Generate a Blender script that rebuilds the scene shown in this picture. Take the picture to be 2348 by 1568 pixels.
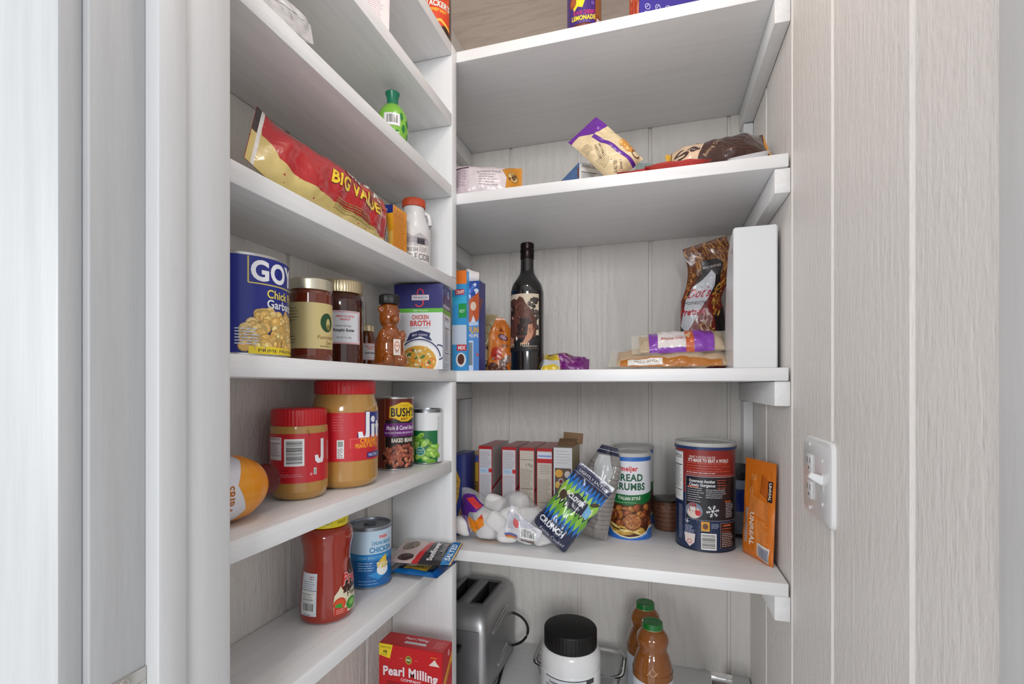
import bpy, bmesh, math, random
from mathutils import Vector, Matrix, noise, Euler
from mathutils.geometry import tessellate_polygon
for _o in list(bpy.data.objects): bpy.data.objects.remove(_o)
SC = bpy.context.scene; COL = SC.collection
R = random.Random(7)
PI = math.pi
# ------------------------------------------------------------------ camera, world, exposure
EYE = 1.45                                   # camera height above the floor
FPX, CX, HY = 1105.0, 1174.0, 885.0          # focal length and horizon in photo pixels (2348 x 1568)
YAW = math.atan(330/1105)
cam = bpy.data.cameras.new('camera'); cam_o = bpy.data.objects.new('camera', cam); COL.objects.link(cam_o)
cam.sensor_fit = 'HORIZONTAL'; cam.sensor_width = 36; cam.lens = 36*FPX/2348
cam.shift_y = (HY-784)/2348; cam.clip_start = .01
cam_o.location = (0, 0, EYE); cam_o.rotation_euler = (PI/2, 0, YAW)
SC.camera = cam_o
SC.view_settings.view_transform = 'Standard'; SC.view_settings.look = 'None'
SC.view_settings.exposure = -0.03; SC.view_settings.gamma = 1.0; SC.view_settings.use_curve_mapping = False
w = bpy.data.worlds.new('room'); SC.world = w; w.use_nodes = True
w.node_tree.nodes['Background'].inputs[0].default_value = (.93, .96, 1, 1)
w.node_tree.nodes['Background'].inputs[1].default_value = .86
def area(name, loc, target, size, power, col=(1, 1, 1), size_y=None):
    l = bpy.data.lights.new(name, 'AREA'); l.energy = power; l.color = col; l.size = size
    if size_y: l.shape = 'RECTANGLE'; l.size_y = size_y
    o = bpy.data.objects.new(name, l); COL.objects.link(o); o.location = loc
    o.rotation_euler = (Vector(target)-Vector(loc)).to_track_quat('-Z', 'Y').to_euler(); return o
area('fill_light_left', (-1.75, -2.6, 2.0), (-.1, .9, 1.2), 1.1, 56, (.98, .99, 1))  # unseen fill light, added to brighten the right wall and niche
area('fill_light_right', (.75, -2.7, 2.2), (-.4, .8, 1.2), .9, 50, (.98, .99, 1))  # second added fill, from the right, lifting left shelves and back wall
_l = bpy.data.lights.new('pantry_bulb', 'POINT'); _l.energy = 3.1; _l.color = (1, .92, .86); _l.shadow_soft_size = .05
_b = bpy.data.objects.new('pantry_bulb', _l); COL.objects.link(_b); _b.location = (-.12, .50, EYE+.84)
# ------------------------------------------------------------------ geometry of the place (metres, camera above the origin)
XL, XW, XR = -.403, -.543, .226              # left shelf fronts, left wall, right wall
YP, YF, YB = .917, .942, 1.326               # divider panel, right shelf fronts, back wall
TH = .0235
ZT = dict(A=.706, B=.4065, C=.0325, D=-.345, E=-.728, L0=.561, L1=.4136, L2=.2257, L3=.0325, L4=-.1537, L5=-.345, L6=-.69)
SN, CN = math.sin(YAW), math.cos(YAW)
def ray(px):
    u = (px-CX)/FPX
    return u*CN-SN, u*SN+CN
def atX(px, X):
    dx, dy = ray(px); s = X/dx; return X, dy*s, s
def atY(px, Y):
    dx, dy = ray(px); s = Y/dy; return dx*s, Y, s
def atS(px, s):
    dx, dy = ray(px); return dx*s, dy*s, s
def cyl(p0, p1, s):
    """centre and radius of an upright cylinder whose outline spans p0..p1 at depth s"""
    a0, a1 = math.atan((p0-CX)/FPX), math.atan((p1-CX)/FPX); m = (a0+a1)/2
    x, y, _ = atS(CX+FPX*math.tan(m), s)
    return x, y, math.hypot(x, y)*math.sin((a1-a0)/2)
def face(x, y): return math.atan2(-x, y)     # z-rotation that turns a local -Y front to the doorway
# ------------------------------------------------------------------ materials
def lin(c):
    if isinstance(c, (tuple, list)): return tuple(c[:3])
    c = c.lstrip('#'); c = c if len(c) == 6 else ''.join(q*2 for q in c); v = [int(c[i:i+2], 16)/255 for i in (0, 2, 4)]
    return tuple(x/12.92 if x <= .04045 else ((x+.055)/1.055)**2.4 for x in v)
_M = {}
def nodes(name):
    m = bpy.data.materials.new(name); m.use_nodes = True; nt = m.node_tree
    return m, nt, nt.nodes['Principled BSDF'], nt.links
def SO(name, c, rough=.5, metal=0, trans=0, coat=0, ior=1.45, bump=0, bs=200, sss=0):
    k = (name, str(c), rough, metal, trans)
    if k in _M: return _M[k]
    m, nt, b, L = nodes(name)
    b.inputs['Base Color'].default_value = (*lin(c), 1); b.inputs['Roughness'].default_value = rough
    b.inputs['Metallic'].default_value = metal; b.inputs['Transmission Weight'].default_value = trans
    b.inputs['Coat Weight'].default_value = coat; b.inputs['Coat Roughness'].default_value = .08
    b.inputs['IOR'].default_value = ior
    if sss: b.inputs['Subsurface Weight'].default_value = sss; b.inputs['Subsurface Scale'].default_value = .01
    if bump:
        n = nt.nodes.new('ShaderNodeTexNoise'); n.inputs['Scale'].default_value = bs
        tc = nt.nodes.new('ShaderNodeTexCoord'); L.new(tc.outputs['Object'], n.inputs['Vector'])
        bp = nt.nodes.new('ShaderNodeBump'); bp.inputs['Strength'].default_value = bump; bp.inputs['Distance'].default_value = .002
        L.new(n.outputs[0], bp.inputs['Height']); L.new(bp.outputs[0], b.inputs['Normal'])
    _M[k] = m; return m
def PR(rough=.45, coat=0, metal=0, foil=0):
    """printed surface: ink colour from the mesh, gloss of the carrier (paper, card or film)"""
    k = ('print', rough, coat, metal, foil)
    if k in _M: return _M[k]
    m, nt, b, L = nodes('printed')
    a = nt.nodes.new('ShaderNodeAttribute'); a.attribute_name = 'Col'; L.new(a.outputs['Color'], b.inputs['Base Color'])
    b.inputs['Roughness'].default_value = rough; b.inputs['Coat Weight'].default_value = coat; b.inputs['Metallic'].default_value = metal
    b.inputs['Coat Roughness'].default_value = .1
    if foil:
        tc = nt.nodes.new('ShaderNodeTexCoord'); n = nt.nodes.new('ShaderNodeTexNoise'); n.inputs['Scale'].default_value = 55
        n.inputs['Detail'].default_value = 3; n.inputs['Distortion'].default_value = .8
        L.new(tc.outputs['Object'], n.inputs['Vector']); bp = nt.nodes.new('ShaderNodeBump')
        bp.inputs['Strength'].default_value = foil; bp.inputs['Distance'].default_value = .006
        L.new(n.outputs[0], bp.inputs['Height']); L.new(bp.outputs[0], b.inputs['Normal'])
    _M[k] = m; return m
def FILM(name='clear_film', c='#ffffff', a=.22, rough=.12):
    k = (name, c, a)
    if k in _M: return _M[k]
    m, nt, b, L = nodes(name); nt.nodes.remove(b)
    out = nt.nodes['Material Output']; t = nt.nodes.new('ShaderNodeBsdfTransparent'); p = nt.nodes.new('ShaderNodeBsdfPrincipled')
    p.inputs['Base Color'].default_value = (*lin(c), 1); p.inputs['Roughness'].default_value = rough
    n = nt.nodes.new('ShaderNodeTexNoise'); n.inputs['Scale'].default_value = 60; tc = nt.nodes.new('ShaderNodeTexCoord')
    L.new(tc.outputs['Object'], n.inputs['Vector']); bp = nt.nodes.new('ShaderNodeBump'); bp.inputs['Strength'].default_value = .7
    bp.inputs['Distance'].default_value = .006; L.new(n.outputs[0], bp.inputs['Height']); L.new(bp.outputs[0], p.inputs['Normal'])
    mx = nt.nodes.new('ShaderNodeMixShader'); mx.inputs[0].default_value = a
    L.new(t.outputs[0], mx.inputs[1]); L.new(p.outputs[0], mx.inputs[2]); L.new(mx.outputs[0], out.inputs[0])
    _M[k] = m; return m
def paint(name='white_paint', c=(.80, .81, .82), streak=.06, axis=1, bump=.12, seed=0., wear=0.):
    """brushed white paint on a board; axis = grain direction"""
    k = (name, str(c), streak, axis, seed)
    if k in _M: return _M[k]
    m, nt, b, L = nodes(name); tc = nt.nodes.new('ShaderNodeTexCoord'); mp = nt.nodes.new('ShaderNodeMapping')
    s = [26, 26, 26]; s[axis] = 1.6; mp.inputs['Scale'].default_value = s; mp.inputs['Location'].default_value = (seed, seed, seed)
    L.new(tc.outputs['Object'], mp.inputs['Vector'])
    n = nt.nodes.new('ShaderNodeTexNoise'); n.inputs['Scale'].default_value = 2.6; n.inputs['Detail'].default_value = 7; n.inputs['Roughness'].default_value = .7
    L.new(mp.outputs[0], n.inputs['Vector'])
    cr = nt.nodes.new('ShaderNodeValToRGB'); cr.color_ramp.elements[0].position = .3; cr.color_ramp.elements[1].position = .62
    cr.color_ramp.elements[0].color = (*[x*(1-streak*2.2) for x in c], 1); cr.color_ramp.elements[1].color = (*c, 1)
    L.new(n.outputs[0], cr.inputs[0])
    last = cr.outputs[0]
    if wear:
        n2 = nt.nodes.new('ShaderNodeTexNoise'); n2.inputs['Scale'].default_value = 3.2; n2.inputs['Detail'].default_value = 8; n2.inputs['Roughness'].default_value = .75
        mp2 = nt.nodes.new('ShaderNodeMapping'); s2 = [12, 12, 12]; s2[axis] = 2.2; mp2.inputs['Scale'].default_value = s2; mp2.inputs['Location'].default_value = (3+seed, 5, 1)
        L.new(tc.outputs['Object'], mp2.inputs['Vector']); L.new(mp2.outputs[0], n2.inputs['Vector'])
        c2 = nt.nodes.new('ShaderNodeValToRGB'); c2.color_ramp.elements[0].position = .66; c2.color_ramp.elements[1].position = .74
        c2.color_ramp.elements[0].color = (0, 0, 0, 1); c2.color_ramp.elements[1].color = (wear, wear, wear, 1)
        L.new(n2.outputs[0], c2.inputs[0]); mxx = nt.nodes.new('ShaderNodeMix'); mxx.data_type = 'RGBA'
        mxx.inputs[7].default_value = (.2, .18, .16, 1); L.new(c2.outputs[0], mxx.inputs[0]); L.new(last, mxx.inputs[6]); last = mxx.outputs[2]
    L.new(last, b.inputs['Base Color']); b.inputs['Roughness'].default_value = .42
    bp = nt.nodes.new('ShaderNodeBump'); bp.inputs['Strength'].default_value = bump; bp.inputs['Distance'].default_value = .002
    L.new(n.outputs[0], bp.inputs['Height']); L.new(bp.outputs[0], b.inputs['Normal'])
    _M[k] = m; return m
def siding(name, c, dist, depth=1., warp=.05, fine=210):
    """painted rough-sawn plywood siding: vertical grain with cathedral swirls"""
    m, nt, b, L = nodes(name); N = nt.nodes.new
    tc = N('ShaderNodeTexCoord')
    def mapped(s, loc=(0, 0, 0)):
        mp = N('ShaderNodeMapping'); mp.inputs['Scale'].default_value = s; mp.inputs['Location'].default_value = loc
        L.new(tc.outputs['Object'], mp.inputs['Vector']); return mp
    big = N('ShaderNodeTexNoise'); big.inputs['Scale'].default_value = 1; big.inputs['Detail'].default_value = 2
    L.new(mapped((7, 7, 1.7)).outputs[0], big.inputs['Vector'])
    ml = N('ShaderNodeMath'); ml.operation = 'MULTIPLY'; ml.inputs[1].default_value = fine*warp*4; L.new(big.outputs[0], ml.inputs[0])
    sep = N('ShaderNodeSeparateXYZ'); L.new(tc.outputs['Object'], sep.inputs[0])
    ad = N('ShaderNodeMath'); ad.operation = 'ADD'; L.new(sep.outputs[0], ad.inputs[0]); L.new(sep.outputs[1], ad.inputs[1])
    m2 = N('ShaderNodeMath'); m2.operation = 'MULTIPLY_ADD'; m2.inputs[1].default_value = fine; L.new(ad.outputs[0], m2.inputs[0]); L.new(ml.outputs[0], m2.inputs[2])
    jt = N('ShaderNodeTexNoise'); jt.inputs['Scale'].default_value = 1; jt.inputs['Detail'].default_value = 5; jt.inputs['Roughness'].default_value = .65
    L.new(mapped((150, 150, 20), (2, 3, 4)).outputs[0], jt.inputs['Vector'])
    m3 = N('ShaderNodeMath'); m3.operation = 'MULTIPLY_ADD'; m3.inputs[1].default_value = 7; L.new(jt.outputs[0], m3.inputs[0]); L.new(m2.outputs[0], m3.inputs[2])
    sn = N('ShaderNodeMath'); sn.operation = 'SINE'; L.new(m3.outputs[0], sn.inputs[0])
    m4 = N('ShaderNodeMath'); m4.operation = 'MULTIPLY_ADD'; m4.inputs[1].default_value = .14; L.new(sn.outputs[0], m4.inputs[0]); L.new(jt.outputs[0], m4.inputs[2])
    rag = N('ShaderNodeTexNoise'); rag.inputs['Scale'].default_value = 1; rag.inputs['Detail'].default_value = 4
    L.new(mapped((130, 130, 62), (7, 1, 4)).outputs[0], rag.inputs['Vector'])
    m5 = N('ShaderNodeMath'); m5.operation = 'MULTIPLY_ADD'; m5.inputs[1].default_value = 1.15; L.new(rag.outputs[0], m5.inputs[0]); L.new(m4.outputs[0], m5.inputs[2])
    bp = N('ShaderNodeBump'); bp.inputs['Strength'].default_value = depth; bp.inputs['Distance'].default_value = dist
    L.new(m5.outputs[0], bp.inputs['Height']); L.new(bp.outputs[0], b.inputs['Normal'])
    cr = N('ShaderNodeValToRGB'); cr.color_ramp.elements[0].position = .42; cr.color_ramp.elements[1].position = .9
    cr.color_ramp.elements[0].color = (*[x*.95 for x in c], 1); cr.color_ramp.elements[1].color = (*c, 1)
    L.new(m5.outputs[0], cr.inputs[0]); L.new(cr.outputs[0], b.inputs['Base Color']); b.inputs['Roughness'].default_value = .5
    return m
# ------------------------------------------------------------------ mesh helpers
def newbm():
    bm = bmesh.new(); bm.loops.layers.float_color.new('Col'); return bm
def setc(bm, faces, c):
    ly = bm.loops.layers.float_color['Col']; c = (*lin(c), 1)
    for f in faces:
        for l in f.loops: l[ly] = c
def obj(name, bm, mat, parent=None, ang=35, weld=0):
    if weld: bmesh.ops.remove_doubles(bm, verts=bm.verts, dist=weld)
    me = bpy.data.meshes.new(name); bm.to_mesh(me); bm.free()
    me.polygons.foreach_set('use_smooth', [True]*len(me.polygons)); me.set_sharp_from_angle(angle=math.radians(ang))
    for m in (mat if isinstance(mat, list) else [mat]): me.materials.append(m)
    o = bpy.data.objects.new(name, me); COL.objects.link(o)
    if parent: o.parent = parent
    return o
def tag(o, label, cat, group=None):
    o['label'] = label; o['category'] = cat
    if group: o['group'] = group
    return o
def thing(name, label, cat, loc=(0, 0, 0), rz=0, group=None):
    o = bpy.data.objects.new(name, None); COL.objects.link(o); o.empty_display_size = .02
    o.location = loc; o.rotation_euler = (0, 0, rz); return tag(o, label, cat, group)
def struct(o): o['kind'] = 'structure'; return o
def quadbox(bm, x0, x1, y0, y1, z0, z1, c='#ffffff', bevel=0, mi=0, seg=2):
    vs = [bm.verts.new((x, y, z)) for z in (z0, z1) for y in (y0, y1) for x in (x0, x1)]
    fs = [bm.faces.new([vs[i] for i in q]) for q in ((0, 2, 3, 1), (4, 5, 7, 6), (0, 1, 5, 4), (2, 6, 7, 3), (0, 4, 6, 2), (1, 3, 7, 5))]
    for f in fs: f.material_index = mi
    setc(bm, fs, c)
    if bevel:
        es = {e for f in fs for e in f.edges}
        r = bmesh.ops.bevel(bm, geom=list(es), offset=bevel, segments=seg, affect='EDGES', profile=.5)
        setc(bm, r['faces'], c)
        for f in r['faces']: f.material_index = mi
    return fs
def loft(bm, rings, n=48, c='#ffffff', cap0=True, cap1=True, colf=None, mi=0):
    """rings: (rx, ry, z, exponent[, cx, cy]); superellipse sections"""
    L = []
    for r in rings:
        rx, ry, z = r[:3]; e = r[3] if len(r) > 3 else 2; cx, cy = (r[4], r[5]) if len(r) > 5 else (0, 0)
        row = []
        for k in range(n):
            a = 2*PI*k/n; ca, sa = math.sin(a), -math.cos(a)
            row.append(bm.verts.new((cx+rx*math.copysign(abs(ca)**(2/e), ca), cy+ry*math.copysign(abs(sa)**(2/e), sa), z)))
        L.append(row)
    for i in range(len(L)-1):
        fs = [bm.faces.new((L[i][k], L[i][(k+1) % n], L[i+1][(k+1) % n], L[i+1][k])) for k in range(n)]
        setc(bm, fs, colf((rings[i][2]+rings[i+1][2])/2) if colf else c)
        for f in fs: f.material_index = mi
    if cap0: f = bm.faces.new(L[0][::-1]); setc(bm, [f], c); f.material_index = mi
    if cap1: f = bm.faces.new(L[-1]); setc(bm, [f], c); f.material_index = mi
def lathe(prof, c='#ffffff', n=64, cap0=True, cap1=True, colf=None):
    bm = newbm(); loft(bm, [(r, r, z) for r, z in prof], n, c, cap0, cap1, colf); return bm
def smoothprof(pts, k=6):
    """Catmull-Rom through (r, z) points"""
    P = [pts[0]]+list(pts)+[pts[-1]]; out = []
    for i in range(1, len(P)-2):
        for j in range(k):
            t = j/k; o = []
            for d in (0, 1):
                a, b, c, e = P[i-1][d], P[i][d], P[i+1][d], P[i+2][d]
                o.append(.5*((2*b)+(-a+c)*t+(2*a-5*b+4*c-e)*t*t+(-a+3*b-3*c+e)*t**3))
            out.append(tuple(o))
    out.append(pts[-1]); return out
def tube(bm, pts, r, n=10, c='#ffffff', closed=False):
    P = [Vector(p) for p in pts]; rows = []
    for i, p in enumerate(P):
        t = (P[min(i+1, len(P)-1)]-P[max(i-1, 0)]).normalized() if not closed else (P[(i+1) % len(P)]-P[i-1]).normalized()
        up = Vector((0, 0, 1)) if abs(t.z) < .9 else Vector((1, 0, 0)); a = t.cross(up).normalized(); b = t.cross(a)
        rr = r[i] if isinstance(r, (list, tuple)) else r
        rows.append([bm.verts.new(p+a*rr*math.cos(2*PI*k/n)+b*rr*math.sin(2*PI*k/n)) for k in range(n)])
    m = len(rows)
    for i in range(m if closed else m-1):
        A, B = rows[i], rows[(i+1) % m]
        setc(bm, [bm.faces.new((A[k], A[(k+1) % n], B[(k+1) % n], B[k])) for k in range(n)], c)
    if not closed: setc(bm, [bm.faces.new(rows[0][::-1]), bm.faces.new(rows[-1])], c)
def ellipsoid(bm, cx, cy, cz, rx, ry, rz, e=2, n=20, m=12, c='#ffffff', rot=None):
    R0 = rot or Matrix.Identity(3); rows = []
    f = lambda v: math.copysign(abs(v)**(2/e), v)
    for i in range(1, m):
        t = -PI/2+PI*i/m
        rows.append([bm.verts.new(Vector((cx, cy, cz))+R0 @ Vector((rx*f(math.cos(t))*f(math.cos(2*PI*k/n)), ry*f(math.cos(t))*f(math.sin(2*PI*k/n)), rz*f(math.sin(t))))) for k in range(n)])
    b0 = bm.verts.new(Vector((cx, cy, cz))+R0 @ Vector((0, 0, -rz))); t0 = bm.verts.new(Vector((cx, cy, cz))+R0 @ Vector((0, 0, rz)))
    fs = []
    for i in range(m-2): fs += [bm.faces.new((rows[i][k], rows[i][(k+1) % n], rows[i+1][(k+1) % n], rows[i+1][k])) for k in range(n)]
    for k in range(n): fs += [bm.faces.new((b0, rows[0][(k+1) % n], rows[0][k])), bm.faces.new((t0, rows[-1][k], rows[-1][(k+1) % n]))]
    setc(bm, fs, c)
def rest(o, z):
    """set a thing down so that its lowest point touches height z (given from eye level)"""
    bpy.context.view_layer.update()
    lo = min((ch.matrix_world @ v.co).z for ch in [o, *o.children_recursive] if ch.type == 'MESH' for v in ch.data.vertices)
    o.location.z += EYE+z-lo+.0004; return o
def corner(o, w, d, px, Y, z, rz, side=-1):
    """stand a carton with its front-left (side -1) or front-right corner on the sight line px at depth Y"""
    x, y, s = atY(px, Y); c, n = math.cos(rz), math.sin(rz); a, b = -side*w/2000, d/2000
    return pose(o, x+a*c-b*n, y+a*n+b*c, z+.0005, rz)
def pose(o, x, y, z, rz=0, rx=0, ry=0):
    o.matrix_world = Matrix.Translation((x, y, EYE+z)) @ Matrix.Rotation(rz, 4, 'Z') @ Matrix.Rotation(rx, 4, 'X') @ Matrix.Rotation(ry, 4, 'Y')
    return o
# ------------------------------------------------------------------ printed artwork: flat coloured shapes laid on a surface (millimetres)
_T = {}
def glyphs(s, bold):
    k = (s, bold)
    if k in _T: return _T[k]
    cu = bpy.data.curves.new('lettering', 'FONT'); cu.body = s; cu.resolution_u = 4; cu.offset = min(bold, .036) if bold < .06 else min(bold*.75, .07); cu.space_character = 1+bold*1.6; cu.fill_mode = 'FRONT'
    o = bpy.data.objects.new('lettering', cu); me = o.to_mesh()
    vs = [(v.co.x, v.co.y) for v in me.vertices]; fs = [tuple(p.vertices) for p in me.polygons]
    o.to_mesh_clear(); bpy.data.objects.remove(o); bpy.data.curves.remove(cu)
    x0 = min((v[0] for v in vs), default=0); x1 = max((v[0] for v in vs), default=1)
    _T[k] = ([(a-(x0+x1)/2, b-.35) for a, b in vs], fs, max(x1-x0, 1e-3)); return _T[k]
def cut(poly, ax, step):
    lo = min(p[ax] for p in poly); hi = max(p[ax] for p in poly)
    k0 = math.floor(lo/step+1e-6); k1 = math.ceil(hi/step-1e-6)
    if k1-k0 <= 1: return [poly]
    out, rem = [], poly
    for k in range(k0+1, k1):
        t = k*step; A, B = [], []
        for i in range(len(rem)):
            p, q = rem[i-1], rem[i]; dp, dq = p[ax]-t, q[ax]-t
            if dp*dq < 0 and abs(dp) > 1e-9 and abs(dq) > 1e-9:
                f = dp/(dp-dq); r = (p[0]+(q[0]-p[0])*f, p[1]+(q[1]-p[1])*f); A.append(r); B.append(r)
            if dq <= 1e-9: A.append(q)
            if dq >= -1e-9: B.append(q)
        if len(A) > 2: out.append(A)
        rem = B
        if len(rem) < 3: return out
    out.append(rem); return out
class Art:
    def __init__(s, h0=.25): s.f = []; s.h = h0; s.clip = None; s.D = .03
    def add(s, polys, c, d=None):
        s.h += s.D if d is None else d; c = (*lin(c), 1)
        for p in polys:
            if s.clip:
                x0, x1, y0, y1 = s.clip
                p = [(min(max(a, x0), x1), min(max(b, y0), y1)) for a, b in p]
                if abs(sum(p[i-1][0]*p[i][1]-p[i][0]*p[i-1][1] for i in range(len(p)))) < 1e-4: continue
            s.f.append((p, c, s.h))
        return s
    def rect(s, x0, x1, y0, y1, c): return s.add([[(x0, y0), (x1, y0), (x1, y1), (x0, y1)]], c)
    def poly(s, pts, c):
        t = tessellate_polygon([[Vector((a, b, 0)) for a, b in pts]]); out = []
        for q in t:
            p = [pts[i] for i in q]
            if sum(p[i-1][0]*p[i][1]-p[i][0]*p[i-1][1] for i in range(3)) < 0: p.reverse()
            out.append(p)
        return s.add(out, c)
    def ell(s, x, y, rx, ry, c, rot=0, n=20, d=.02):
        ca, sa = math.cos(rot), math.sin(rot)
        return s.add([[(x+rx*math.cos(2*PI*k/n)*ca-ry*math.sin(2*PI*k/n)*sa, y+rx*math.cos(2*PI*k/n)*sa+ry*math.sin(2*PI*k/n)*ca) for k in range(n)]], c, d)
    def ring(s, x, y, rx, ry, w, c, a0=0, a1=2*PI, n=28):
        out = []
        for k in range(n):
            t, u = a0+(a1-a0)*k/n, a0+(a1-a0)*(k+1)/n
            out.append([(x+rx*math.cos(t), y+ry*math.sin(t)), (x+rx*math.cos(u), y+ry*math.sin(u)), (x+(rx-w)*math.cos(u), y+(ry-w)*math.sin(u)), (x+(rx-w)*math.cos(t), y+(ry-w)*math.sin(t))][::-1])
        return s.add(out, c)
    def line(s, pts, w, c):
        out = []
        for (a, b), (e, f) in zip(pts, pts[1:]):
            L = math.hypot(e-a, f-b) or 1; nx, ny = -(f-b)/L*w/2, (e-a)/L*w/2
            out.append([(a-nx, b-ny), (e-nx, f-ny), (e+nx, f+ny), (a+nx, b+ny)])
        return s.add(out, c)
    def text(s, t, x, y, h, c, w=None, bold=.0, shear=0, rot=0, out=None, ow=.045, bend=0):
        if out: s.text(t, x, y, h, out, w, bold+ow, shear, rot, bend=bend)
        vs, fs, W = glyphs(t, bold); k = h/.7; kx = (w/W) if w else k
        if out is None and w is None: kx = k
        ca, sa = math.cos(rot), math.sin(rot)
        P = []
        for a, b in vs:
            a, b = a*kx+b*k*shear, b*k
            if bend: b -= bend*a*a
            P.append((x+a*ca-b*sa, y+a*sa+b*ca))
        return s.add([[P[i] for i in f] for f in fs], c)
    def small(s, x, y, w, h, n, c, th=.5, seed=1):
        """n rows of print too small to read"""
        r = random.Random(seed*31+n); out = []
        for k in range(n):
            yy = y+h*(n-1-k)/max(n-1, 1); xx = x; end = x+w*r.uniform(.72, 1)
            while xx < end-.5:
                L = min(r.uniform(1.2, 5)*th*1.6, end-xx); out.append([(xx, yy-th/2), (xx+L, yy-th/2), (xx+L, yy+th/2), (xx, yy+th/2)]); xx += L+th*.9
        return s.add(out, c)
    def barcode(s, x, y, w, h, horiz=False, bg='#f2f2f0', ink='#20202a', seed=3):
        s.rect(x, x+w, y, y+h, bg); r = random.Random(seed); m = .07*(h if horiz else w); p = m; out = []
        while p < (h if horiz else w)-m:
            t = r.choice((.35, .6, .9)); q = min(p+t, (h if horiz else w)-m)
            out.append([(x+m, y+p), (x+w-m, y+p), (x+w-m, y+q), (x+m, y+q)] if horiz else [(x+p, y+m*1.6), (x+q, y+m*1.6), (x+q, y+h-m*.6), (x+p, y+h-m*.6)])
            p = q+r.choice((.35, .5, .9))
        return s.add(out, ink)
    def facts(s, x, y, w, h, title=True, bg='#f4f4f2', ink='#22222a', seed=2):
        s.rect(x, x+w, y, y+h, bg); m = .06*w
        s.line([(x+m, y+h*.90), (x+w-m, y+h*.90)], h*.012, ink); s.line([(x+m, y+h*.74), (x+w-m, y+h*.74)], h*.022, ink)
        s.line([(x+m, y+h*.2), (x+w-m, y+h*.2)], h*.018, ink)
        if title: s.text('Nutrition Facts', x+w/2, y+h*.95, h*.045, ink, w=w*.8, bold=.02)
        n = max(4, int(h/2.6)); s.small(x+m, y+h*.04, w-2*m, h*.12, max(2, n//5), ink, .35, seed)
        return s.small(x+m, y+h*.25, w-2*m, h*.46, n, ink, .4, seed+1)
    def heap(s, n, x0, x1, y0, y1, rx, ry, cols, seed=5, rots=PI, inside=None, shade=True):
        r = random.Random(seed); pts = []
        for k in range(n):
            for _ in range(30):
                a, b = r.uniform(x0, x1), r.uniform(y0, y1)
                if inside is None or inside(a, b): pts.append((a, b)); break
        pts.sort(key=lambda p: -p[1])
        for a, b in pts:
            q = r.uniform(.8, 1.2); t = r.uniform(-rots, rots); c = lin(r.choice(cols))
            if shade: s.ell(a, b, rx*q*1.08, ry*q*1.1, tuple(v*.6 for v in c), t, 12, .004)
            s.ell(a, b+.04*ry, rx*q*.93, ry*q*.93, c, t, 12, .004)
            s.ell(a-.25*rx*q, b+.3*ry*q, rx*q*.38, ry*q*.32, tuple(min(1, v*1.35+.06) for v in c), t, 8, .004)
        return s
    def bake(s, bm, mp, su, sv=None):
        ly = bm.loops.layers.float_color['Col']
        for p, c, h in s.f:
            ps = cut(p, 0, su) if su else [p]
            if sv: ps = [q for x in ps for q in cut(x, 1, sv)]
            for q in ps:
                vs = [bm.verts.new(mp(a*.001, b*.001, h*.001)) for a, b in q]
                try: f = bm.faces.new(vs)
                except ValueError: continue
                for l in f.loops: l[ly] = c
        return bm
def trimart(a, x0, x1, y0, y1):
    out = []
    for p, c, h in a.f:
        for ax, lim, sg in ((0, x0, 1), (0, x1, -1), (1, y0, 1), (1, y1, -1)):
            q = []
            for i in range(len(p)):
                A, B = p[i-1], p[i]; da, db = (A[ax]-lim)*sg, (B[ax]-lim)*sg
                if da*db < 0: f = da/(da-db); q.append((A[0]+(B[0]-A[0])*f, A[1]+(B[1]-A[1])*f))
                if db >= 0: q.append(B)
            p = q
            if len(p) < 3: break
        if len(p) > 2: out.append((p, c, h))
    a.f = out; return a
def cylmap(r, z0=0): return lambda u, v, h: ((r+h)*math.sin(u/r), -(r+h)*math.cos(u/r), v+z0)
def profmap(prof, r0):
    def rf(z):
        for (a, b), (c, d) in zip(prof, prof[1:]):
            if min(b, d) <= z <= max(b, d) and abs(d-b) > 1e-9: return a+(c-a)*(z-b)/(d-b)
        return prof[-1][0] if z > prof[-1][1] else prof[0][0]
    return lambda u, v, h: ((rf(v)+h)*math.sin(u/r0), -(rf(v)+h)*math.cos(u/r0), v)
def wraplabel(r, art, parent, mat, name='label', back=True):
    bm = newbm(); art.bake(bm, cylmap(r), r*1000*.1); return obj(name, bm, mat, parent, weld=2e-6)
def carton(name, w, d, h, base, front=None, right=None, left=None, top=None, rough=.4, coat=.25, bev=.0006, parent=None, cols=None):
    """card box, sizes in mm; artwork keyed by face, u centred, v from the bottom"""
    W, D, H = w/1000, d/1000, h/1000; bm = newbm(); quadbox(bm, -W/2, W/2, -D/2, D/2, 0, H, base, bev)
    for A_, m_, H_ in ((front, w/2, h), (right, d/2, h), (left, d/2, h), (top, w/2, d)):
        if A_: trimart(A_, -m_, m_, 0, H_)
    if front: front.bake(bm, lambda u, v, t: (u, -D/2-t, v), None)
    if right: right.bake(bm, lambda u, v, t: (W/2+t, u, v), None)
    if left: left.bake(bm, lambda u, v, t: (-W/2-t, -u, v), None)
    if top: top.bake(bm, lambda u, v, t: (u, v-D/2, H+t), None)
    return obj(name, bm, PR(rough, coat), parent)
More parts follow.
